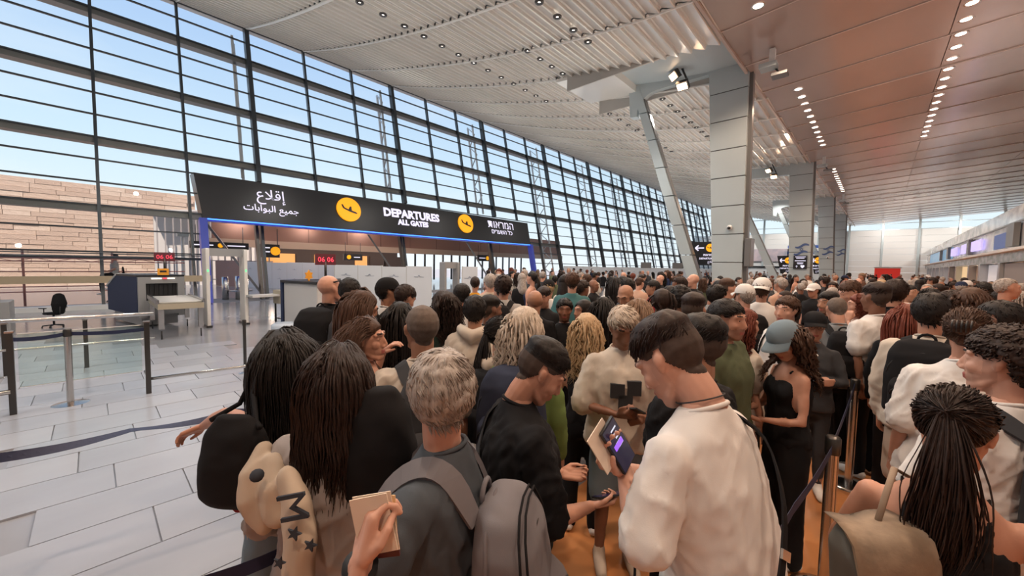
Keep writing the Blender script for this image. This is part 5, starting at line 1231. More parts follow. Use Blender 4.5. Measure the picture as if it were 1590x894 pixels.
r,i=person('man in a black cap and white t-shirt, profile facing right by the hoarding',602,431,3.95,78,-20,hair=('short','black'),skinc='olive',shirt='white',hat=('black',1),face=True)
backpack(r,'black','black backpack on the man in the black cap',info=i,detail=False)
r,i=person('man with dark hair looking down in a pale top, right of the black cap',638,443,3.9,60,-20,hair=('short','dark'),skinc='tan',shirt='beige',hp=28,face=True)
r,i=person('woman with long black hair in a black and white checked blouse',622,466,2.9,12,0,fem=True,hair=('long','black'),skinc='tan',shirt='checked',sleeve='long')
r,i=person('woman with long curly dark hair and a dark green t-shirt, side-on',688,449,3.2,-48,0,fem=True,hair=('longcurly','dark'),skinc='tan',shirt='green',armL=((.2,.0,1.12),(.12,.2,1.10),(-.5,.8,0),(-.6,0,.5),'relax'))
r,i=person('man in a white t-shirt with black hair beside the hoarding end',718,439,4.3,20,0,hair=('short','black'),skinc='tan',shirt='white')
r,i=person('person with black hair in a cream hooded jacket, seen from behind',738,454,3.0,10,0,hair=('short','black'),topz=.15,skinc='olive',shirt='cream',sleeve='long',hood=True,fit=1.25)
r,i=person('dark-haired man in black close beside the cream hooded jacket',762,458,3.4,62,0,hair=('fade','black'),skinc='brown',shirt='black',face=True,beard=.4)
r,i=person('woman with black hair and an earring in a white hoodie, facing right',779,488,2.35,62,-30,fem=True,hair=('tail','black'),skinc='tan',shirt='cream',sleeve='long',hood=True,face=True)
backpack(r,'black','black backpack on the woman in the white hoodie',info=i,detail=False)
r,i=person('woman with wavy grey-blonde hair clipped back and a lime green top',816,474,2.15,30,-14,fem=True,hair=('longcurly','greyblond'),skinc='fair',shirt='lgreen',sleeve='long')
backpack(r,'packnavy','big navy blue hiking backpack on the grey-blonde woman',size=(.38,.22,.50),info=i,z0=.97)
r,i=person('bald man in black, seen from behind in the middle of the queue',831,450,3.9,4,0,hair=('bald','dark'),skinc='olive',shirt='black',sleeve='long',bulk=1.1)
r,i=person('smiling man in black facing the camera in the middle of the queue',877,462,4.0,178,0,hair=('short','black'),skinc='brown',shirt='black',face=True)
r,i=person('woman in a black headscarf facing left',906,464,3.9,-125,0,fem=True,hair=('scarf','black'),skinc='tan',shirt='black',sleeve='long',face=True)
r,i=person('woman with curly blonde hair and a low-backed black top, seen from behind',912,484,2.7,6,0,fem=True,hair=('longcurly','blond'),skinc='tan',shirt='black',sleeve='none')
r,i=person('woman with very long straight black hair behind the blonde curls',938,459,3.6,12,0,fem=True,hair=('long','black'),skinc='tan',shirt='black')
r,i=person('bald bearded man in grey looking down at papers',968,444,4.2,-150,0,hair=('bald','dark'),skinc='olive',shirt='slate',beard=.8,hp=25,face=True,armR='phone',armL='phone')
r,i=person('woman with straight brown-grey hair behind the graphic t-shirt man',994,461,3.1,16,0,fem=True,hair=('long','lbrown'),skinc='fair',shirt='black')
r,i=person('person with long thin braids over a cream shirt',1029,446,3.3,8,0,fem=True,hair=('braids','dark'),skinc='brown',shirt='cream')
r,i=person('man with short dark hair in a pink-white shirt behind the black t-shirt man',1078,454,2.9,18,0,hair=('fade','dark'),skinc='tan',shirt='peach')
r,i=person('person with a round black hairstyle left of the nearest column',1058,440,3.8,0,0,hair=('curly','black'),skinc='brown',shirt='cream')
r,i=person('man in an olive green jacket with dark hair and stubble, face turned right',1131,463,2.45,116,0,hair=('short','black'),skinc='tan',shirt='olive',sleeve='long',hood=True,face=True,beard=.6)
r,i=person('woman with dark red-brown hair and a green claw clip',1156,476,2.8,60,0,fem=True,hair=('longcurly','red'),skinc='tan',shirt='cream')
r,i=person('girl in a pale blue denim cap and black vest with wavy brown hair',1209,502,2.42,-138,18,fem=True,hair=('longcurly','brown'),skinc='tan',shirt='black',sleeve='none',pants='black',legs='wide',hat=('ldenim',1),hp=30,armR=((.22,.04,1.10),(.10,.24,1.08),(-.6,.7,.1),(-.5,-.1,.8),'hold'),armL=((.22,.04,1.10),(.06,.26,1.07),(-.6,.7,.1),(-.5,-.1,.8),'hold'),face=True)
phone('phone held low by the girl in the pale blue cap',r,i,1)
r,i=person('older woman in a black cap and glasses with a dark grey jacket, facing the camera',1266,484,3.25,172,0,fem=True,hair=('short','black'),skinc='tan',shirt='charcoal',sleeve='long',hat=('black',1),glasses=True,face=True,pants='charcoal',legs='tight',armR='cross',armL='cross',necklace=True)

g=G();g.loft([(0,.075,1.08,.05,.07),(0,.082,1.25,.055,.07),(0,.06,1.40,.06,.05)],16);V,Fq,_=g.fuse(.014,3);meshobj('white_undershirt',i['bend'](V),Fq,r,[CL['white']])
r,i=person('older red-faced man in a white t-shirt with a black strap, facing left',1223,458,3.4,-150,20,hair=('short','brown'),skinc='fair',shirt='white',face=True,fit=1.1,bulk=1.1)
backpack(r,'black','black backpack on the older red-faced man',info=i,detail=False)
r,i=person('man in a grey t-shirt with a black backpack behind the woman in glasses',1297,462,3.8,-20,0,hair=('buzz','buzzg'),skinc='tan',shirt='grey',hp=20)
backpack(r,'black','black backpack on the man in the grey t-shirt',info=i,detail=False)
r,i=person('dark bearded man in black looking over the grey t-shirt man',1287,452,4.3,-140,0,hair=('fade','black'),skinc='olive',shirt='black',face=True,beard=.7)
r,i=person('woman with auburn hair in a floral dress touching her face',1336,455,4.1,-100,0,fem=True,hair=('bob','red'),skinc='fair',shirt='floral',armL='ear',face=True)
r,i=person('man with short brown hair looking down in a pale grey t-shirt, near the counters',1312,436,4.6,-120,0,hair=('short','brown'),skinc='fair',shirt='lgrey',hp=25,face=True)
r,i=person('man in a white baseball cap with a dark backpack in front of the nearest column',1157,441,4.6,-40,0,hair=('short','grey'),skinc='fair',shirt='lgrey',hat=('white',1))
backpack(r,'black','black backpack on the man in the left white cap',info=i,detail=False)
r,i=person('man in a white cap and white t-shirt, seen from behind',1184,431,4.8,10,0,hair=('short','brown'),skinc='tan',shirt='white',hat=('white',-1),fit=1.2,bulk=1.1)
r,i=person('broad man in a teal blue t-shirt, seen from behind far left of centre',889,421,5.4,6,0,hair=('short','brown'),skinc='fair',shirt='teal',fit=1.35,bulk=1.15)
r,i=person('person with big dark hair and a pale green t-shirt with a backpack',783,424,4.6,16,0,hair=('curly','dark'),skinc='tan',shirt='lgrey',fit=1.15)
backpack(r,'black','black backpack on the person in the pale green t-shirt',info=i,detail=False)
r,i=person('person in a mustard yellow top near the hoarding end',738,428,6.4,10,0,fem=True,hair=('bun','dark'),skinc='tan',shirt='mustard')
r,i=person('person in a beige top with a crossed strap near the hoarding end',762,424,6.0,0,0,hair=('short','grey'),skinc='fair',shirt='beige',fit=1.2)
r,i=person('person in a pink top in the middle distance',845,440,6.6,-30,0,fem=True,hair=('tail','black'),skinc='tan',shirt='pink')
r,i=person('tall man in a black t-shirt and a fade haircut, under the way sign',1130,432,5.2,60,0,hair=('fade','brown'),skinc='tan',shirt='charcoal')
r,i=person('heavy man with thick black hair in front of the nearest column',1114,441,4.4,30,0,hair=('messy','black'),skinc='tan',shirt='black')
# =================== THE FAR QUEUE ===================
def arche(**k):
    r=empty('person',(0,-60,0));i=build_person(r,lod=2,**k);return r,i
A=[]
for k in (dict(hair=('short','black'),shirt='black'),dict(hair=('fade','dark'),shirt='black',fit=1.15,sleeve='half',armR='phone',hp=15),dict(hair=('messy','dark'),shirt='black',fit=1.1,armL='strap'),
  dict(hair=('bald','dark'),shirt='black',bulk=1.12),dict(hair=('curly','black'),shirt='black',fit=1.1),dict(hair=('receding','grey'),shirt='black',bulk=1.1,sleeve='long'),
  dict(hair=('short','black'),shirt='black',hat=('black',1)),dict(fem=True,hair=('long','dark'),shirt='black'),dict(fem=True,hair=('longcurly','brown'),shirt='black',armR='phone'),
  dict(fem=True,hair=('tail','black'),shirt='black',sleeve='none'),dict(fem=True,hair=('bun','brown'),shirt='black'),dict(fem=True,hair=('bob','dark'),shirt='black',sleeve='long',armL='ear'),dict(fem=True,hair=('scarf','black'),shirt='black',sleeve='long')):
    A.append((arche(seed=len(A)+50,**k),k))
HN={'black':'black','dark':'dark','brown':'brown','lbrown':'light brown','blond':'blonde','grey':'grey','red':'auburn'}
STN={'short':'short {} hair','fade':'{} faded hair','messy':'thick {} hair','bald':'a bald head','curly':'curly {} hair','receding':'receding {} hair','long':'long {} hair','longcurly':'wavy {} hair','tail':'{} ponytailed hair','bun':'{} hair in a bun','bob':'{} bobbed hair','scarf':'a headscarf'}
SHC=[('black',.34),('charcoal',.12),('navy',.07),('white',.13),('lgrey',.06),('grey',.07),('cream',.04),('red',.02),('blue',.03),('olive',.03),('peach',.03),('brown',.03),('slate',.03)]
SHN={'lgrey':'light grey','peach':'salmon'}
def zone(u,d):
    dz='far back' if d>16 else ('mid-queue' if d>8 else 'nearer')
    pl=[(800,'by the hoarding end'),(880,'under the sign\'s right end'),(970,'before the mid glass wall'),(1060,'before the far glass wall'),(1110,'at the long strut foot'),(1175,'by the nearest column'),(1235,'by the second column'),(1310,'by the far columns'),(1400,'before the blue advert band'),(1500,'before the flight screens'),(3000,'before the marble counters')]
    return dz+', '+next(n_ for a_,n_ in pl if u<a_)
taken=[tuple(o.location[:2]) for o in SC.objects if o.get('category')=='person' and o.location[1]>-50]
cz_=random.Random(11)
rows=[(4.9,70),(5.6,60),(6.4,54),(7.4,47),(8.6,41),(10.2,36),(12.2,31),(15,26),(19,22),(24,19),(31,17)]
labs={};made=[];first=set()
def recolor(o,m):
    for s_ in o.material_slots: s_.link='OBJECT';s_.material=m
for d0,sp in rows:
    u=742+cz_.uniform(0,sp)
    while u<1600:
        d=d0*cz_.uniform(.94,1.06);h=cz_.gauss(1.69,.075);h=min(max(h,1.55),1.86);uu=u+cz_.uniform(-.25,.25)*sp;u+=sp*cz_.uniform(.85,1.15)
        p=at(uu,430,d);x,y=p[0],p[1]
        if x<-19.5 or x>CX(y)-.9 or y>80: continue
        if any((x-a_)**2+(y-b_)**2<.17 for a_,b_ in taken): continue
        if any(abs(y-c_[0]-.3)<.75 and abs(x-(c_[1]+c_[2])/2)<1.0 for c_ in cols) or (abs(y-16.8)<.6 and abs(x+4.8)<.8): continue
        if -14<x<-10 and y<11: continue
        if len(made)>=228: break
        taken.append((x,y));ai=cz_.randrange(len(A)) if cz_.random()<.85 else 0
        (src,inf),k=A[ai];sc=h/1.775
        hk=k['hair'][0];hc_=k['hair'][1]
        if hk not in('bald','receding','scarf'): hc_=cz_.choices(['black','dark','brown','lbrown','blond','grey','red'],[.34,.30,.16,.06,.04,.06,.04])[0]
        if hk=='scarf': hc_=cz_.choice(['black','grey'])
        sh_=cz_.choices([a_ for a_,_ in SHC],[b_ for _,b_ in SHC])[0];skn=cz_.choices(['fair','tan','olive','brown'],[.3,.35,.2,.15])[0]
        hatc=cz_.choice(['black','white','navy']) if k.get('hat') else None
        fd=cz_.gauss(-15,45) if cz_.random()<.75 else cz_.uniform(100,260)
        lab='person with '+STN[hk].format(HN.get(hc_,hc_))+' in '+('a '+hatc+' cap and ' if hatc else '')+SHN.get(sh_,sh_)+', '+zone(uu,d)
        if hatc: lab='person in a '+hatc+' cap and '+SHN.get(sh_,sh_)+' top, '+zone(uu,d)
        if lab in labs:      # same look in the same place: give this one another top
            for alt,_ in SHC:
                l2=lab.replace(' in '+SHN.get(sh_,sh_)+',',' in '+SHN.get(alt,alt)+',').replace(' and '+SHN.get(sh_,sh_)+' top',' and '+SHN.get(alt,alt)+' top')
                if l2 not in labs: lab=l2;sh_=alt;break
        labs[lab]=labs.get(lab,0)+1
        c=src.copy();COL.objects.link(c);r_=np.array([x,y]);r_/=np.linalg.norm(r_);a_=math.radians(-fd);f_=(r_[0]*math.cos(a_)-r_[1]*math.sin(a_),r_[0]*math.sin(a_)+r_[1]*math.cos(a_))
        c.location=(x,y,0);c.rotation_euler=(0,0,math.atan2(f_[1],f_[0])-math.pi/2);c.scale=(sc,)*3;c['label']=lab;c['category']='person'
        c['group']='people '+zone(uu,d)
        pm=cz_.choice(['black','denim','charcoal','beige','grey','ldenim'])
        for ch in src.children:
            q_=ch.copy();COL.objects.link(q_);q_.parent=c;nm=ch.name.split('.')[0]
            if nm in('shirt','top','collar'): recolor(q_,CL[sh_])
            elif nm in('trousers','shorts'): recolor(q_,CL[pm])
            elif nm in('hair','headscarf'): recolor(q_,HA[hc_])
            elif nm.startswith('cap'): recolor(q_,CL[hatc])
            elif nm=='body':
                q_.material_slots[0].link='OBJECT';q_.material_slots[0].material=SK[skn]
        made.append(c)
# the farthest heads, past the limit, as one object
def prim(kind):
    g=G()
    if kind=='body': g.ell((0,.01,1.62),(.074,.09,.11),n=8);g.tube([(0,0,1.45),(0,0,1.56)],[.05,.05],6)
    elif kind=='hair': g.ell((0,-.015,1.655),(.085,.10,.095),n=8)
    else: g.loft([(0,0,1.1,.16,.12),(0,0,1.3,.19,.13),(0,0,1.42,.17,.11),(0,0,1.48,.07,.07)],10)
    return np.concatenate(g.V),[f for f in g.Fc]
pcs=[(*prim(k_),k_) for k_ in('body','hair','shirt')];q=MB();mats_=[CL['black'],CL['charcoal'],CL['white'],CL['navy'],CL['grey']]
for k in range(130):
    u=cz_.uniform(745,1440);d=cz_.uniform(33,62);p=at(u,425,d)
    if p[0]<-18.6 or p[0]>CX(p[1])-1 or p[1]>80: continue
    sc=cz_.uniform(.9,1.02);a_=cz_.uniform(0,6.28);c_,s_=math.cos(a_),math.sin(a_);Rz=np.array([[c_,-s_,0],[s_,c_,0],[0,0,1]]);col=cz_.choice(mats_);hm_=HA[cz_.choice(['black','dark','brown','grey'])]
    for V,Fq,nm in pcs: q.add((V*sc)@Rz.T+[p[0],p[1],0],Fq,SK['olive'] if nm=='body' else hm_ if nm=='hair' else col,True)
fo=q.build('distant_crowd')
tag(fo,'dense band of tiny distant heads at the very back of the hall','crowd',None,'stuff')
for (src,inf),k in A:
    for ch in list(src.children): bpy.data.objects.remove(ch)
    bpy.data.objects.remove(src)
# MOVED
# =================== SECURITY AREA, BARRIERS ===================
M_NAVYP=mat('navy_machine_panel',(.015,.028,.08),.65);M_MG=mat('machine_grey',(.30,.30,.30),.4);M_MGL=mat('machine_light_grey',(.55,.55,.54),.4);M_BELT=mat('navy_belt_webbing',(.015,.025,.075),.6)
M_LEDR=emat('red_led',(1,.06,.10),1.6);M_ORG=mat('orange_notice',(.9,.38,.03),.5);M_TABLE=mat('tan_table_apron',(.42,.37,.28),.5)
xr=empty('xray_scanner',(-15.92,1.08,0),.2,'dark navy and grey baggage x-ray scanner with an open tunnel, on the left','scanner')
q=MB();q.prism([(-1.35,-.52,.35),(1.2,-.52,.35),(1.2,-.52,1.42),(-.45,-.52,1.42),(-1.35,-.52,1.05)],(0,0,0),(0,.05,0),M_NAVYP);q.build('side_panel',xr)
q=MB();q.prism([(-1.35,.47,.35),(1.2,.47,.35),(1.2,.47,1.42),(-.45,.47,1.42),(-1.35,.47,1.05)],(0,0,0),(0,.05,0),M_NAVYP);q.build('side_panel',xr)
q=MB();q.bar((-1.38,0,1.07),(-.45,0,1.45),1.08,.05,M_MGL);q.build('sloping_cover',xr)
q=MB();q.box((.38,0,1.44),(1.66,1.06,.05),M_BLK);q.build('top_cover',xr)
q=MB();q.box((1.22,-.43,.85),(.10,.16,1.12),M_MG);q.box((1.22,.43,.85),(.10,.16,1.12),M_MG);q.box((1.22,0,1.32),(.10,.72,.18),M_MG);q.box((1.22,0,.55),(.10,.72,.40),M_MG);q.build('front_frame',xr)
q=MB();q.box((.5,0,1.0),(.9,.66,.5),M_BLK);q.build('tunnel',xr)
q=MB()
for k in range(7): q.box((1.18,-.30+.1*k,.98),(.01,.09,.46),M_BLK)
q.build('curtain',xr)
q=MB();q.box((1.28,-.12,1.37),(.02,.22,.035),emat('warm_white_light',(1,.9,.75),2));q.box((1.28,.06,1.37),(.02,.08,.035),M_LEDR);q.box((1.28,.2,1.37),(.02,.16,.035),MATS['warm_white_light']);q.build('status_light',xr)
q=MB();q.box((-.1,0,.2),(2.3,.8,.3),M_MG);q.build('base',xr)
q=MB();q.box((-1.65,-.2,.95),(.55,.5,.04),M_MGL);q.box((-1.7,-.2,.8),(.4,.4,.12),M_BLK);q.build('console_shelf',xr)
def led_sign(loc,h,label):
    t=empty('led_sign',loc,0,label,'sign');q=MB();q.tube([(0,0,0),(0,0,h)],.03,M_STEELD,8);q.build('pole',t)
    q=MB();q.box((0,0,h),(.05,.46,.26),mat('led_housing',(.12,.02,.03),.5));q.build('housing',t);text('06 06',.2,(.035,0,h),FONT_Y,M_LEDR,t,width=.36,ext=.003);return t
led_sign((-15.2,1.45,1.48),.50,'small red LED number sign on a pole above the navy x-ray scanner')
ns=empty('orange_notice',(-14.55,1.35,1.47),0,'small orange notice standing on top of the navy x-ray scanner','notice');q=MB();q.box((0,0,.09),(.02,.24,.18),M_ORG);q.build('plate',ns);q=MB();q.box((.013,0,.10),(.004,.14,.05),M_BLK);q.build('printed_mark',ns)
def table(loc,lx,ly,h,label,nroll,name='roller_table'):
    t=empty(name,loc,0,label,'table');q=MB();q.box((0,0,h-.10),(.03+lx,ly,.13),M_TABLE);q.build('apron',t)
    for s in (-1,1):
        q=MB();q.box((0,s*ly/2,h+.01),(lx,.05,.10),M_STEEL);q.build('side_rail',t)
        for e_ in (-1,1):
            q=MB();q.box((e_*(lx/2-.06),s*(ly/2-.06),(h-.15)/2+.12),(.10,.10,h-.40),M_STEEL);q.tube([(e_*(lx/2-.06),s*(ly/2-.06),0),(e_*(lx/2-.06),s*(ly/2-.06),.2)],.015,M_BLK,6);q.build('leg',t)
    for k in range(nroll):
        x=-lx/2+.08+(lx-.16)*k/(nroll-1);q=MB();q.tube([(x,-ly/2+.03,h-.01),(x,ly/2-.03,h-.01)],.025,M_MGL,8);q.build('roller',t)
    return t
table((-13.35,1.45,0),2.2,.86,.88,'steel roller table with a tan apron in front of the navy x-ray scanner',18)
# operator, chair
r,i=person('seated security officer in a grey shirt behind the navy x-ray scanner',178,404,16.8,-95,0,hair=('short','dark'),skinc='tan',shirt='lgrey',sitting=True,armR='low',armL='low',pants='black',face=True,lod=2)
r.location[2]=.34;r.scale=(1,1,1)
def chair(loc,rz,label,hh=.48):
    t=empty('office_chair',loc,rz,label,'chair')
    g=G();g.loft([(0,0,hh,.22,.22),(0,0,hh+.04,.25,.24),(0,0,hh+.08,.22,.22)],20,3);V,Fq,_=g.fuse(.02,2);meshobj('seat',V,Fq,t,[CL['black']])
    g=G();g.tube([(0,-.24,hh+.18),(0,-.27,hh+.40),(0,-.26,hh+.62)],[.20,.25,.20],18,flat=.18,up=(0,1,0));V,Fq,_=g.fuse(.02,2);meshobj('backrest',V,Fq,t,[CL['black']])
    q=MB();q.tube([(0,0,.1),(0,0,hh)],.03,M_BLK);q.tube([(0,-.1,hh-.02),(0,-.28,hh),(0,-.28,hh+.3)],.02,M_BLK);q.build('column',t)
    for k in range(5):
        a=k*1.2566;q=MB();q.tube([(0,0,.10),(.28*math.cos(a),.28*math.sin(a),.07)],.02,M_BLK);q.ell((.28*math.cos(a),.28*math.sin(a),.03),(.03,.03,.03),M_BLK,8);q.build('leg',t)
    for s in (1,-1):
        q=MB();q.tube([(s*.22,-.05,hh+.02),(s*.30,-.05,hh+.06),(s*.30,-.05,hh+.24)],.015,M_BLK);q.box((s*.30,0,hh+.25),(.06,.26,.03),M_BLK);q.build('armrest',t)
    return t
chair((-16.3,-.75,0),2.2,'black office chair with armrests by the left glass wall').scale=(.74,.74,.74)
chair((float(r.location[0]),float(r.location[1]),0),r.rotation_euler[2],'tall black swivel chair under the seated security officer',.78)
wd=empty('security_desk',(-15.9,-1.9,0),0,'low dark desk with equipment at the left frame edge','desk');q=MB();q.box((0,0,.40),(.9,1.0,.8),M_MG);q.build('cabinet',wd,bevel=.02);q=MB();q.box((0,.1,.84),(.5,.4,.1),M_BLK);q.build('equipment',wd)
# metal detectors
def detector(c,y0,y1,h,m,label,wd_=.58,th=.09,gl=True):
    t=empty('metal_detector',(c,(y0+y1)/2,0),0,label,'metal detector');W2=(y1-y0)/2
    for s in (-1,1):
        q=MB();q.box((0,s*W2,h/2),(wd_,th,h),m);q.build('side_panel',t,bevel=.02)
        if gl: q=MB();q.box((wd_/2+.005,s*W2+.0,h*.72),(.012,.03,.06),emat('green_led',(.1,1,.3),2));q.build('indicator',t)
        q=MB();q.box((0,s*W2,.03),(wd_+.06,th+.05,.06),M_STEELD);q.build('foot',t)
    q=MB();q.box((0,0,h-.10),(wd_*.5,y1-y0,.22),M_MG);q.build('crosspiece',t);return t
M_PANL=mat('detector_white',(.72,.70,.66),.4)
detector(-13.9,2.20,3.10,2.24,M_PANL,'white walk-through metal detector with green lights by the roller table')
p=at(677,430,13.2);p2_=at(716,430,13.0)
detector((p[0]+p2_[0])/2,min(p[1],p2_[1]),max(p[1],p2_[1])+.1,1.98,M_MG,'grey walk-through metal detector frame at the hoarding end',.3,.09,False)
# second scanner, table with tray
p=at(507,440,8.9)
x2=empty('xray_scanner',(p[0],p[1],0),.25,'second steel baggage scanner beside the bald man with sunglasses','scanner')
q=MB();q.box((-.3,0,.72),(1.2,.9,1.40),M_MGL);q.build('housing',x2,bevel=.02);q=MB();q.box((-.3,0,1.45),(1.3,1.0,.05),M_BLK);q.build('top_cover',x2);q=MB();q.box((.31,0,1.0),(.02,.6,.5),M_BLK);q.build('tunnel',x2)
q=MB();q.box((-.95,.0,.75),(.08,.95,1.46),M_NAVYP);q.build('side_panel',x2)
ns=empty('orange_notice',(p[0]-.25,p[1]-.3,1.475),.5,'orange star-shaped notice on top of the second scanner','notice');q=MB();q.prism([(.0,(.13 if k%2 else .08)*math.cos(k*math.pi/6),.12+(.13 if k%2 else .08)*math.sin(k*math.pi/6)) for k in range(12)],(0,0,0),(.02,0,0),M_ORG);q.build('plate',ns)
led_sign((p[0]-.3,p[1]+.1,1.47),.50,'small red LED number sign on a pole above the second scanner')
tb=empty('inspection_table',(-13.4,4.3,0),.2,'grey inspection table on a black steel frame right of the metal detector','table')
q=MB();q.box((0,0,.80),(.9,.75,.42),M_TABLE);q.build('cabinet',tb);q=MB();q.box((-.3,-.75,.86),(.5,.8,.06),M_MGL);q.build('shelf',tb)
for sx in (-1,1):
    for sy in (-1,1): q=MB();q.box((sx*.4,sy*.33,.30),(.04,.04,.6),M_BLK);q.build('leg',tb)
q=MB();q.box((0,0,.12),(.8,.66,.03),M_BLK);q.build('lower_shelf',tb)
bx=empty('white_bottle',(-13.5,4.2,1.01),0,'white plastic bottle standing on the inspection table','bottle');q=MB();q.lathe([(0,0),(.05,0),(.05,.14),(.02,.18),(.02,.22),(0,.22)],M_WHITE);q.build('bottle_body',bx)
bn=empty('litter_bin',(-9.1,2.75,0),0,'round bin lined with a pale blue plastic bag behind the dark-haired woman','bin');q=MB();q.lathe([(0,0),(.19,0),(.23,.52),(.24,.55),(.21,.55),(.19,.30)],M_MGL);q.build('drum',bn)
q=MB();q.lathe([(.245,.46),(.255,.56),(.20,.60),(.08,.57),(0,.55)],mat('plastic_bag',(.50,.58,.68),.25),n=24);q.build('bag_liner',bn)
for (u,v,lb) in ((352,470,'cluster of steel pedestals beyond the metal detector'),):
    p=at(350,452,19.);sb=empty('steel_pedestal',(p[0],p[1],0),0,lb,'pedestal')
    for k,(dx,dy,hh,rr_) in enumerate(((0,0,1.1,.14),(.3,.5,1.15,.16),(-.3,.9,1.1,.15))): q=MB();q.lathe([(0,0),(rr_,0),(rr_,hh),(0,hh)],M_STEEL,(dx,dy,0));q.build('cylinder',sb)
    q=MB();q.lathe([(0,.4),(.5,.4),(.5,.44),(0,.44)],M_STEEL,(.2,.6,0));q.build('shelf',sb)
# hoarding
M_HOARD=mat('hoarding_white',(.72,.74,.77),.4);M_LOGO=mat('logo_blue_grey',(.18,.22,.32),.5)
def logo(parent,c,R,s):
    q=MB()
    for (x,y,a,l) in ((-.5,.0,0,.34),(.5,.0,0,.34),(0,.12,.0,.16),(-.1,.2,.9,.14),(.1,.2,-.9,.14)):
        d=Vector((math.cos(a)*l*s,math.sin(a)*l*s,0));pc=Vector((x*s,y*s,0));q.bar(R@(pc-d)+Vector(c),R@(pc+d)+Vector(c),.006,.045*s,M_LOGO)
    q.build('printed_logo',parent)
def hoarding(P0,P1,n,h,label,mats,logos=2):
    P0=Vector((P0[0],P0[1],0));P1=Vector((P1[0],P1[1],0));t=empty('hoarding',P0,0,label,'hoarding');D=(P1-P0)/n;dn=D.normalized();nr=Vector((dn.y,-dn.x,0));R=Matrix((dn,Vector((0,0,1)),nr)).transposed()
    for k in range(n):
        a=D*k+dn*.015;b=D*(k+1)-dn*.015;q=MB();hh=h-(.03 if k%3==2 else 0);q.bar(a+Vector((0,0,hh/2)),b+Vector((0,0,hh/2)),.05,hh,mats[k%len(mats)]);o_=q.build('hoarding_panel',t)
        q=MB();q.bar(D*k,D*k+Vector((0,0,h+.01)),.04,.04,M_MGL,up=tuple(dn));q.build('frame_post',t)
        for z in ((1.35,.7) if logos==2 else (1.45,)): logo(o_,(a+b)/2+nr*.035+Vector((0,0,z)),R,.22)
    return t
pa=at(378,407,28);pb=at(520,410,25.5);hoarding(pa,pb,6,1.86,'white logo-printed hoarding panels seen through the portal',[M_HOARD])
pa=at(335,407,29);pb=at(376,407,28.1);hoarding(pa,pb,1,1.9,'brownish logo-printed hoarding panel behind the metal detector',[mat('hoarding_brown',(.38,.23,.20),.5)])
pa=at(520,412,14.2);pb=at(671,412,13.4);hoarding(pa,pb,4,1.82,'nearer row of white logo-printed hoarding panels behind the black cap man',[M_HOARD],1)
pa=at(718,412,13.1);pb=at(742,412,13.0);hoarding(pa,pb,1,1.84,'short white hoarding return right of the grey detector frame',[M_HOARD],0)
pa=at(742,415,46);pb=at(1075,422,60);hoarding((-19.6,28,0),(-19.2,79,0),17,1.95,'long white hoarding along the far glass wall behind the crowd',[M_HOARD],0)
# distant screens on stands near the glass
for (u,lb) in ((1003,'small grey screen on a stand by the far glass wall'),(1052,'second small grey screen on a stand nearer the long strut')):
    p=at(u,413,34);t=empty('screen_stand',(p[0],p[1],0),.75,lb,'screen');q=MB();q.box((0,0,2.15),(.9,.1,.5),M_GREYD);q.build('screen',t);q=MB();q.tube([(0,0,0),(0,0,1.9)],.04,M_MGL);q.build('pole',t)
# ---- glass and steel rail barriers on the left
def steel_post(x,y,h,label,w_=.055):
    t=empty('rail_post',(x,y,0),0,label,'post');q=MB();q.box((0,0,h/2),(w_,w_,h),M_STEELD);q.build('upright',t);q=MB();q.lathe([(0,0),(.085,0),(.085,.012),(0,.012)],M_STEEL);q.build('foot_plate',t);q=MB();q.box((0,0,h+.01),(w_+.015,w_+.015,.02),M_STEEL);q.build('cap',t);return t
steel_post(-9.84,-.11,.84,'slim steel rail post in front of the navy scanner');steel_post(-9.97,-.97,.84,'slim steel rail post at the left frame edge')
steel_post(-7.37,.49,1.02,'dark square post at the right end of the glass barrier');steel_post(-7.45,-.69,1.00,'dark square post at the left end of the glass barrier')
t=empty('handrail',(-9.8,-.5,0),0,'thick brushed steel handrail with a lower bar on the left','handrail')
q=MB();q.tube([(-.25,-4,.90),(-.05,-.4,.90),(.10,1.25,.90)],.035,M_STEEL,12);q.build('top_rail',t);q=MB();q.tube([(-.25,-4,.44),(-.05,-.4,.44),(.10,1.25,.44)],.022,M_STEEL,10);q.build('lower_rail',t)
t=empty('glass_barrier',(-7.66,-.1,0),0,'clear glass barrier panel between two dark posts','barrier')
q=MB();q.box((0,0,.62),(.012,1.1,.66),M_BGLASS);q.build('glass_panel',t);q=MB();q.box((0,0,.955),(.014,1.1,.008),M_WHITE);q.box((0,0,.288),(.014,1.1,.006),M_WHITE);q.build('glass_edge',t)
t=empty('low_rail',(-7.3,1.1,0),0,'low steel bar running right from the dark square post at ankle height','rail')
q=MB();q.tube([(-.07,-.6,.22),(.06,.62,.22),(.1,1.4,.22)],.022,M_STEEL,10);q.build('bar',t);q=MB();q.tube([(-.07,-.6,.22),(-.35,-.62,.28)],.02,M_STEEL,8);q.tube([(-.07,-.58,.74),(-.3,-.6,.74)],.012,M_STEEL,8);q.build('stub',t)
t=empty('low_rail',(-7.3,-1.4,0),0,'low bright steel bar entering at the left frame edge','rail');q=MB();q.tube([(-.1,-1.5,.30),(-.12,.70,.30)],.03,M_STEEL,10);q.build('bar',t)
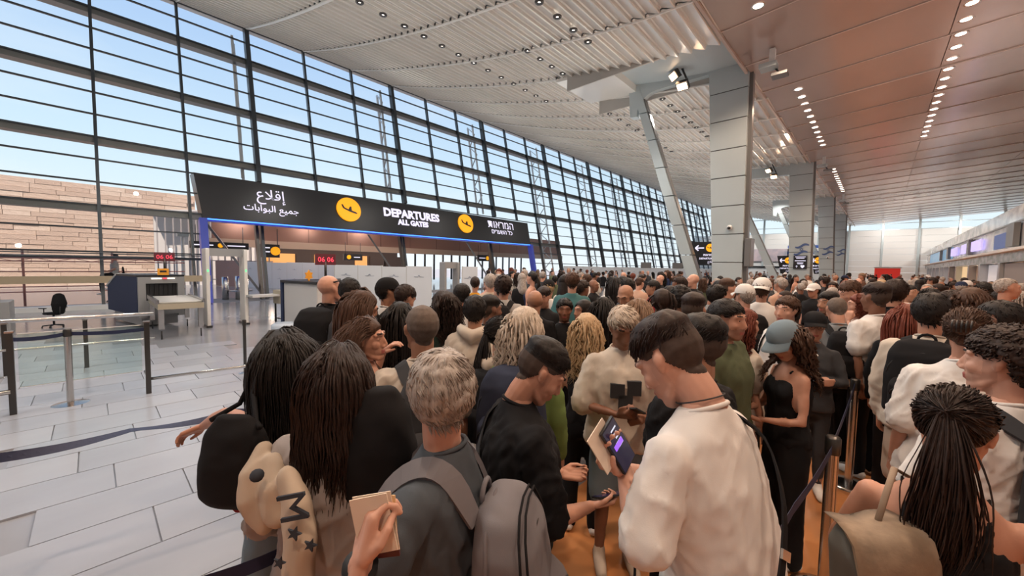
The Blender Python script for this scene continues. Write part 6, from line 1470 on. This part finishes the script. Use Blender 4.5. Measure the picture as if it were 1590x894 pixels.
def stanchion(x,y,h,label,r=.030,base=.17,m=None):
    t=empty('queue_post',(x,y,0),0,label,'queue post','belt barrier posts');m=m or M_STEEL
    q=MB();q.lathe([(0,0),(base,0),(base,.008),(base*.8,.018),(.045,.035),(0,.035)],M_STEEL,n=28);q.build('base_plate',t)
    q=MB();q.lathe([(r,.03),(r,h-.09)],m,n=18);q.build('pole',t)
    q=MB();q.lathe([(r+.004,h-.10),(r+.006,h-.09),(r+.006,h-.01),(r,h),(0,h)],M_STEELD,n=18);q.build('belt_head',t);return t
stanchion(-7.53,-.24,.99,'steel belt post with a round base in front of the glass barrier',.034,.21)
from_px=lambda u,v,z:(CAM+(FW+(u-795)/F*RT-(v-447)/F*UP)*((z-CH)/((FW+(u-795)/F*RT-(v-447)/F*UP)[2])))
a=from_px(381,580,0);stanchion(a[0],a[1],.92,'thin dark belt post left of the woman with long black hair',.024,.12,M_STEELD)
R1=from_px(1294,680,.95);R2=from_px(1317,752,0);R3=from_px(1360,667,0);R4=from_px(1388,640,0)
stanchion(R1[0],R1[1],.96,'nearest steel belt post, between the white t-shirt man and the tan flap backpack',.031)
stanchion(R2[0],R2[1],.96,'second steel belt post on the right, with a round base');stanchion(R3[0],R3[1],.96,'third steel belt post on the right, with a round base');stanchion(R4[0],R4[1],.96,'fourth belt post, just behind the third on the right')
def belt(P,label,tw=None,wd_=.048):
    P=[Vector(p) for p in P];n=28;t=tag(link('retractable_belt',None),label,'belt');t.location=P[0];V=[];Ls=[(P[k+1]-P[k]).length for k in range(len(P)-1)];T=sum(Ls)
    for k in range(n+1):
        s=T*k/n;j=0
        while j<len(Ls)-1 and s>Ls[j]: s-=Ls[j];j+=1
        p=P[j].lerp(P[j+1],min(1,s/Ls[j]));p=p-Vector((0,0,.02*math.sin(math.pi*min(1,s/Ls[j]))));d=(P[j+1]-P[j]).normalized();sd=Vector((0,0,1)).cross(d).normalized()
        a=(tw(k/n) if tw else 0);up=Vector((0,0,1))*math.cos(a)+sd*math.sin(a);nn_=up.cross(d)*.0008
        for q_ in (p-up*wd_/2-nn_,p+up*wd_/2-nn_,p+up*wd_/2+nn_,p-up*wd_/2+nn_): V.append(q_-P[0])
    Fq=[(a_*4+k,a_*4+(k+1)%4,(a_+1)*4+(k+1)%4,(a_+1)*4+k) for a_ in range(n) for k in range(4)];me=bpy.data.meshes.new('belt');me.from_pydata([tuple(v) for v in V],[],Fq);me.materials.append(M_BELT)
    link('belt_webbing',me,t);return t
a=from_px(-70,722,.93);stanchion(a[0],a[1],.96,'steel belt post just outside the left frame edge')
belt([a,from_px(-40,716,.90),from_px(205,667,.88),from_px(372,638,.88),from_px(404,632,.88)],'twisted navy queue belt crossing the left floor to the reaching woman',lambda s:1.9*abs(s-.52)*1.2+1.5 if False else math.pi*(.5-abs(s-.55)*.9))
a=from_px(285,925,.93);stanchion(a[0],a[1],.96,'steel belt post below the frame by the fleece jacket')
belt([a,from_px(300,910,.90),from_px(505,822,.90),from_px(640,760,.90),from_px(700,735,.9)],'navy queue belt passing in front of the beige fleece jacket')
belt([from_px(1296,690,.90),from_px(1232,790,.88),from_px(1160,895,.88)],'blue queue belt running from the nearest right post towards the camera')
belt([R1-np.array([0,0,.04]),(R2[0],R2[1],.91)],'navy belt between the first and second right posts');belt([(R2[0],R2[1],.91),(R3[0],R3[1],.91)],'navy belt between the second and third right posts')
belt([(-7.45,-.69,.92),(-7.53,-.24,.93)],'navy belt from the left dark square post to the steel belt post');belt([(-7.53,-.24,.93),(-7.37,.49,.93)],'navy belt from the steel belt post to the right dark square post')
bpy.data.scenes.remove(TMPS)
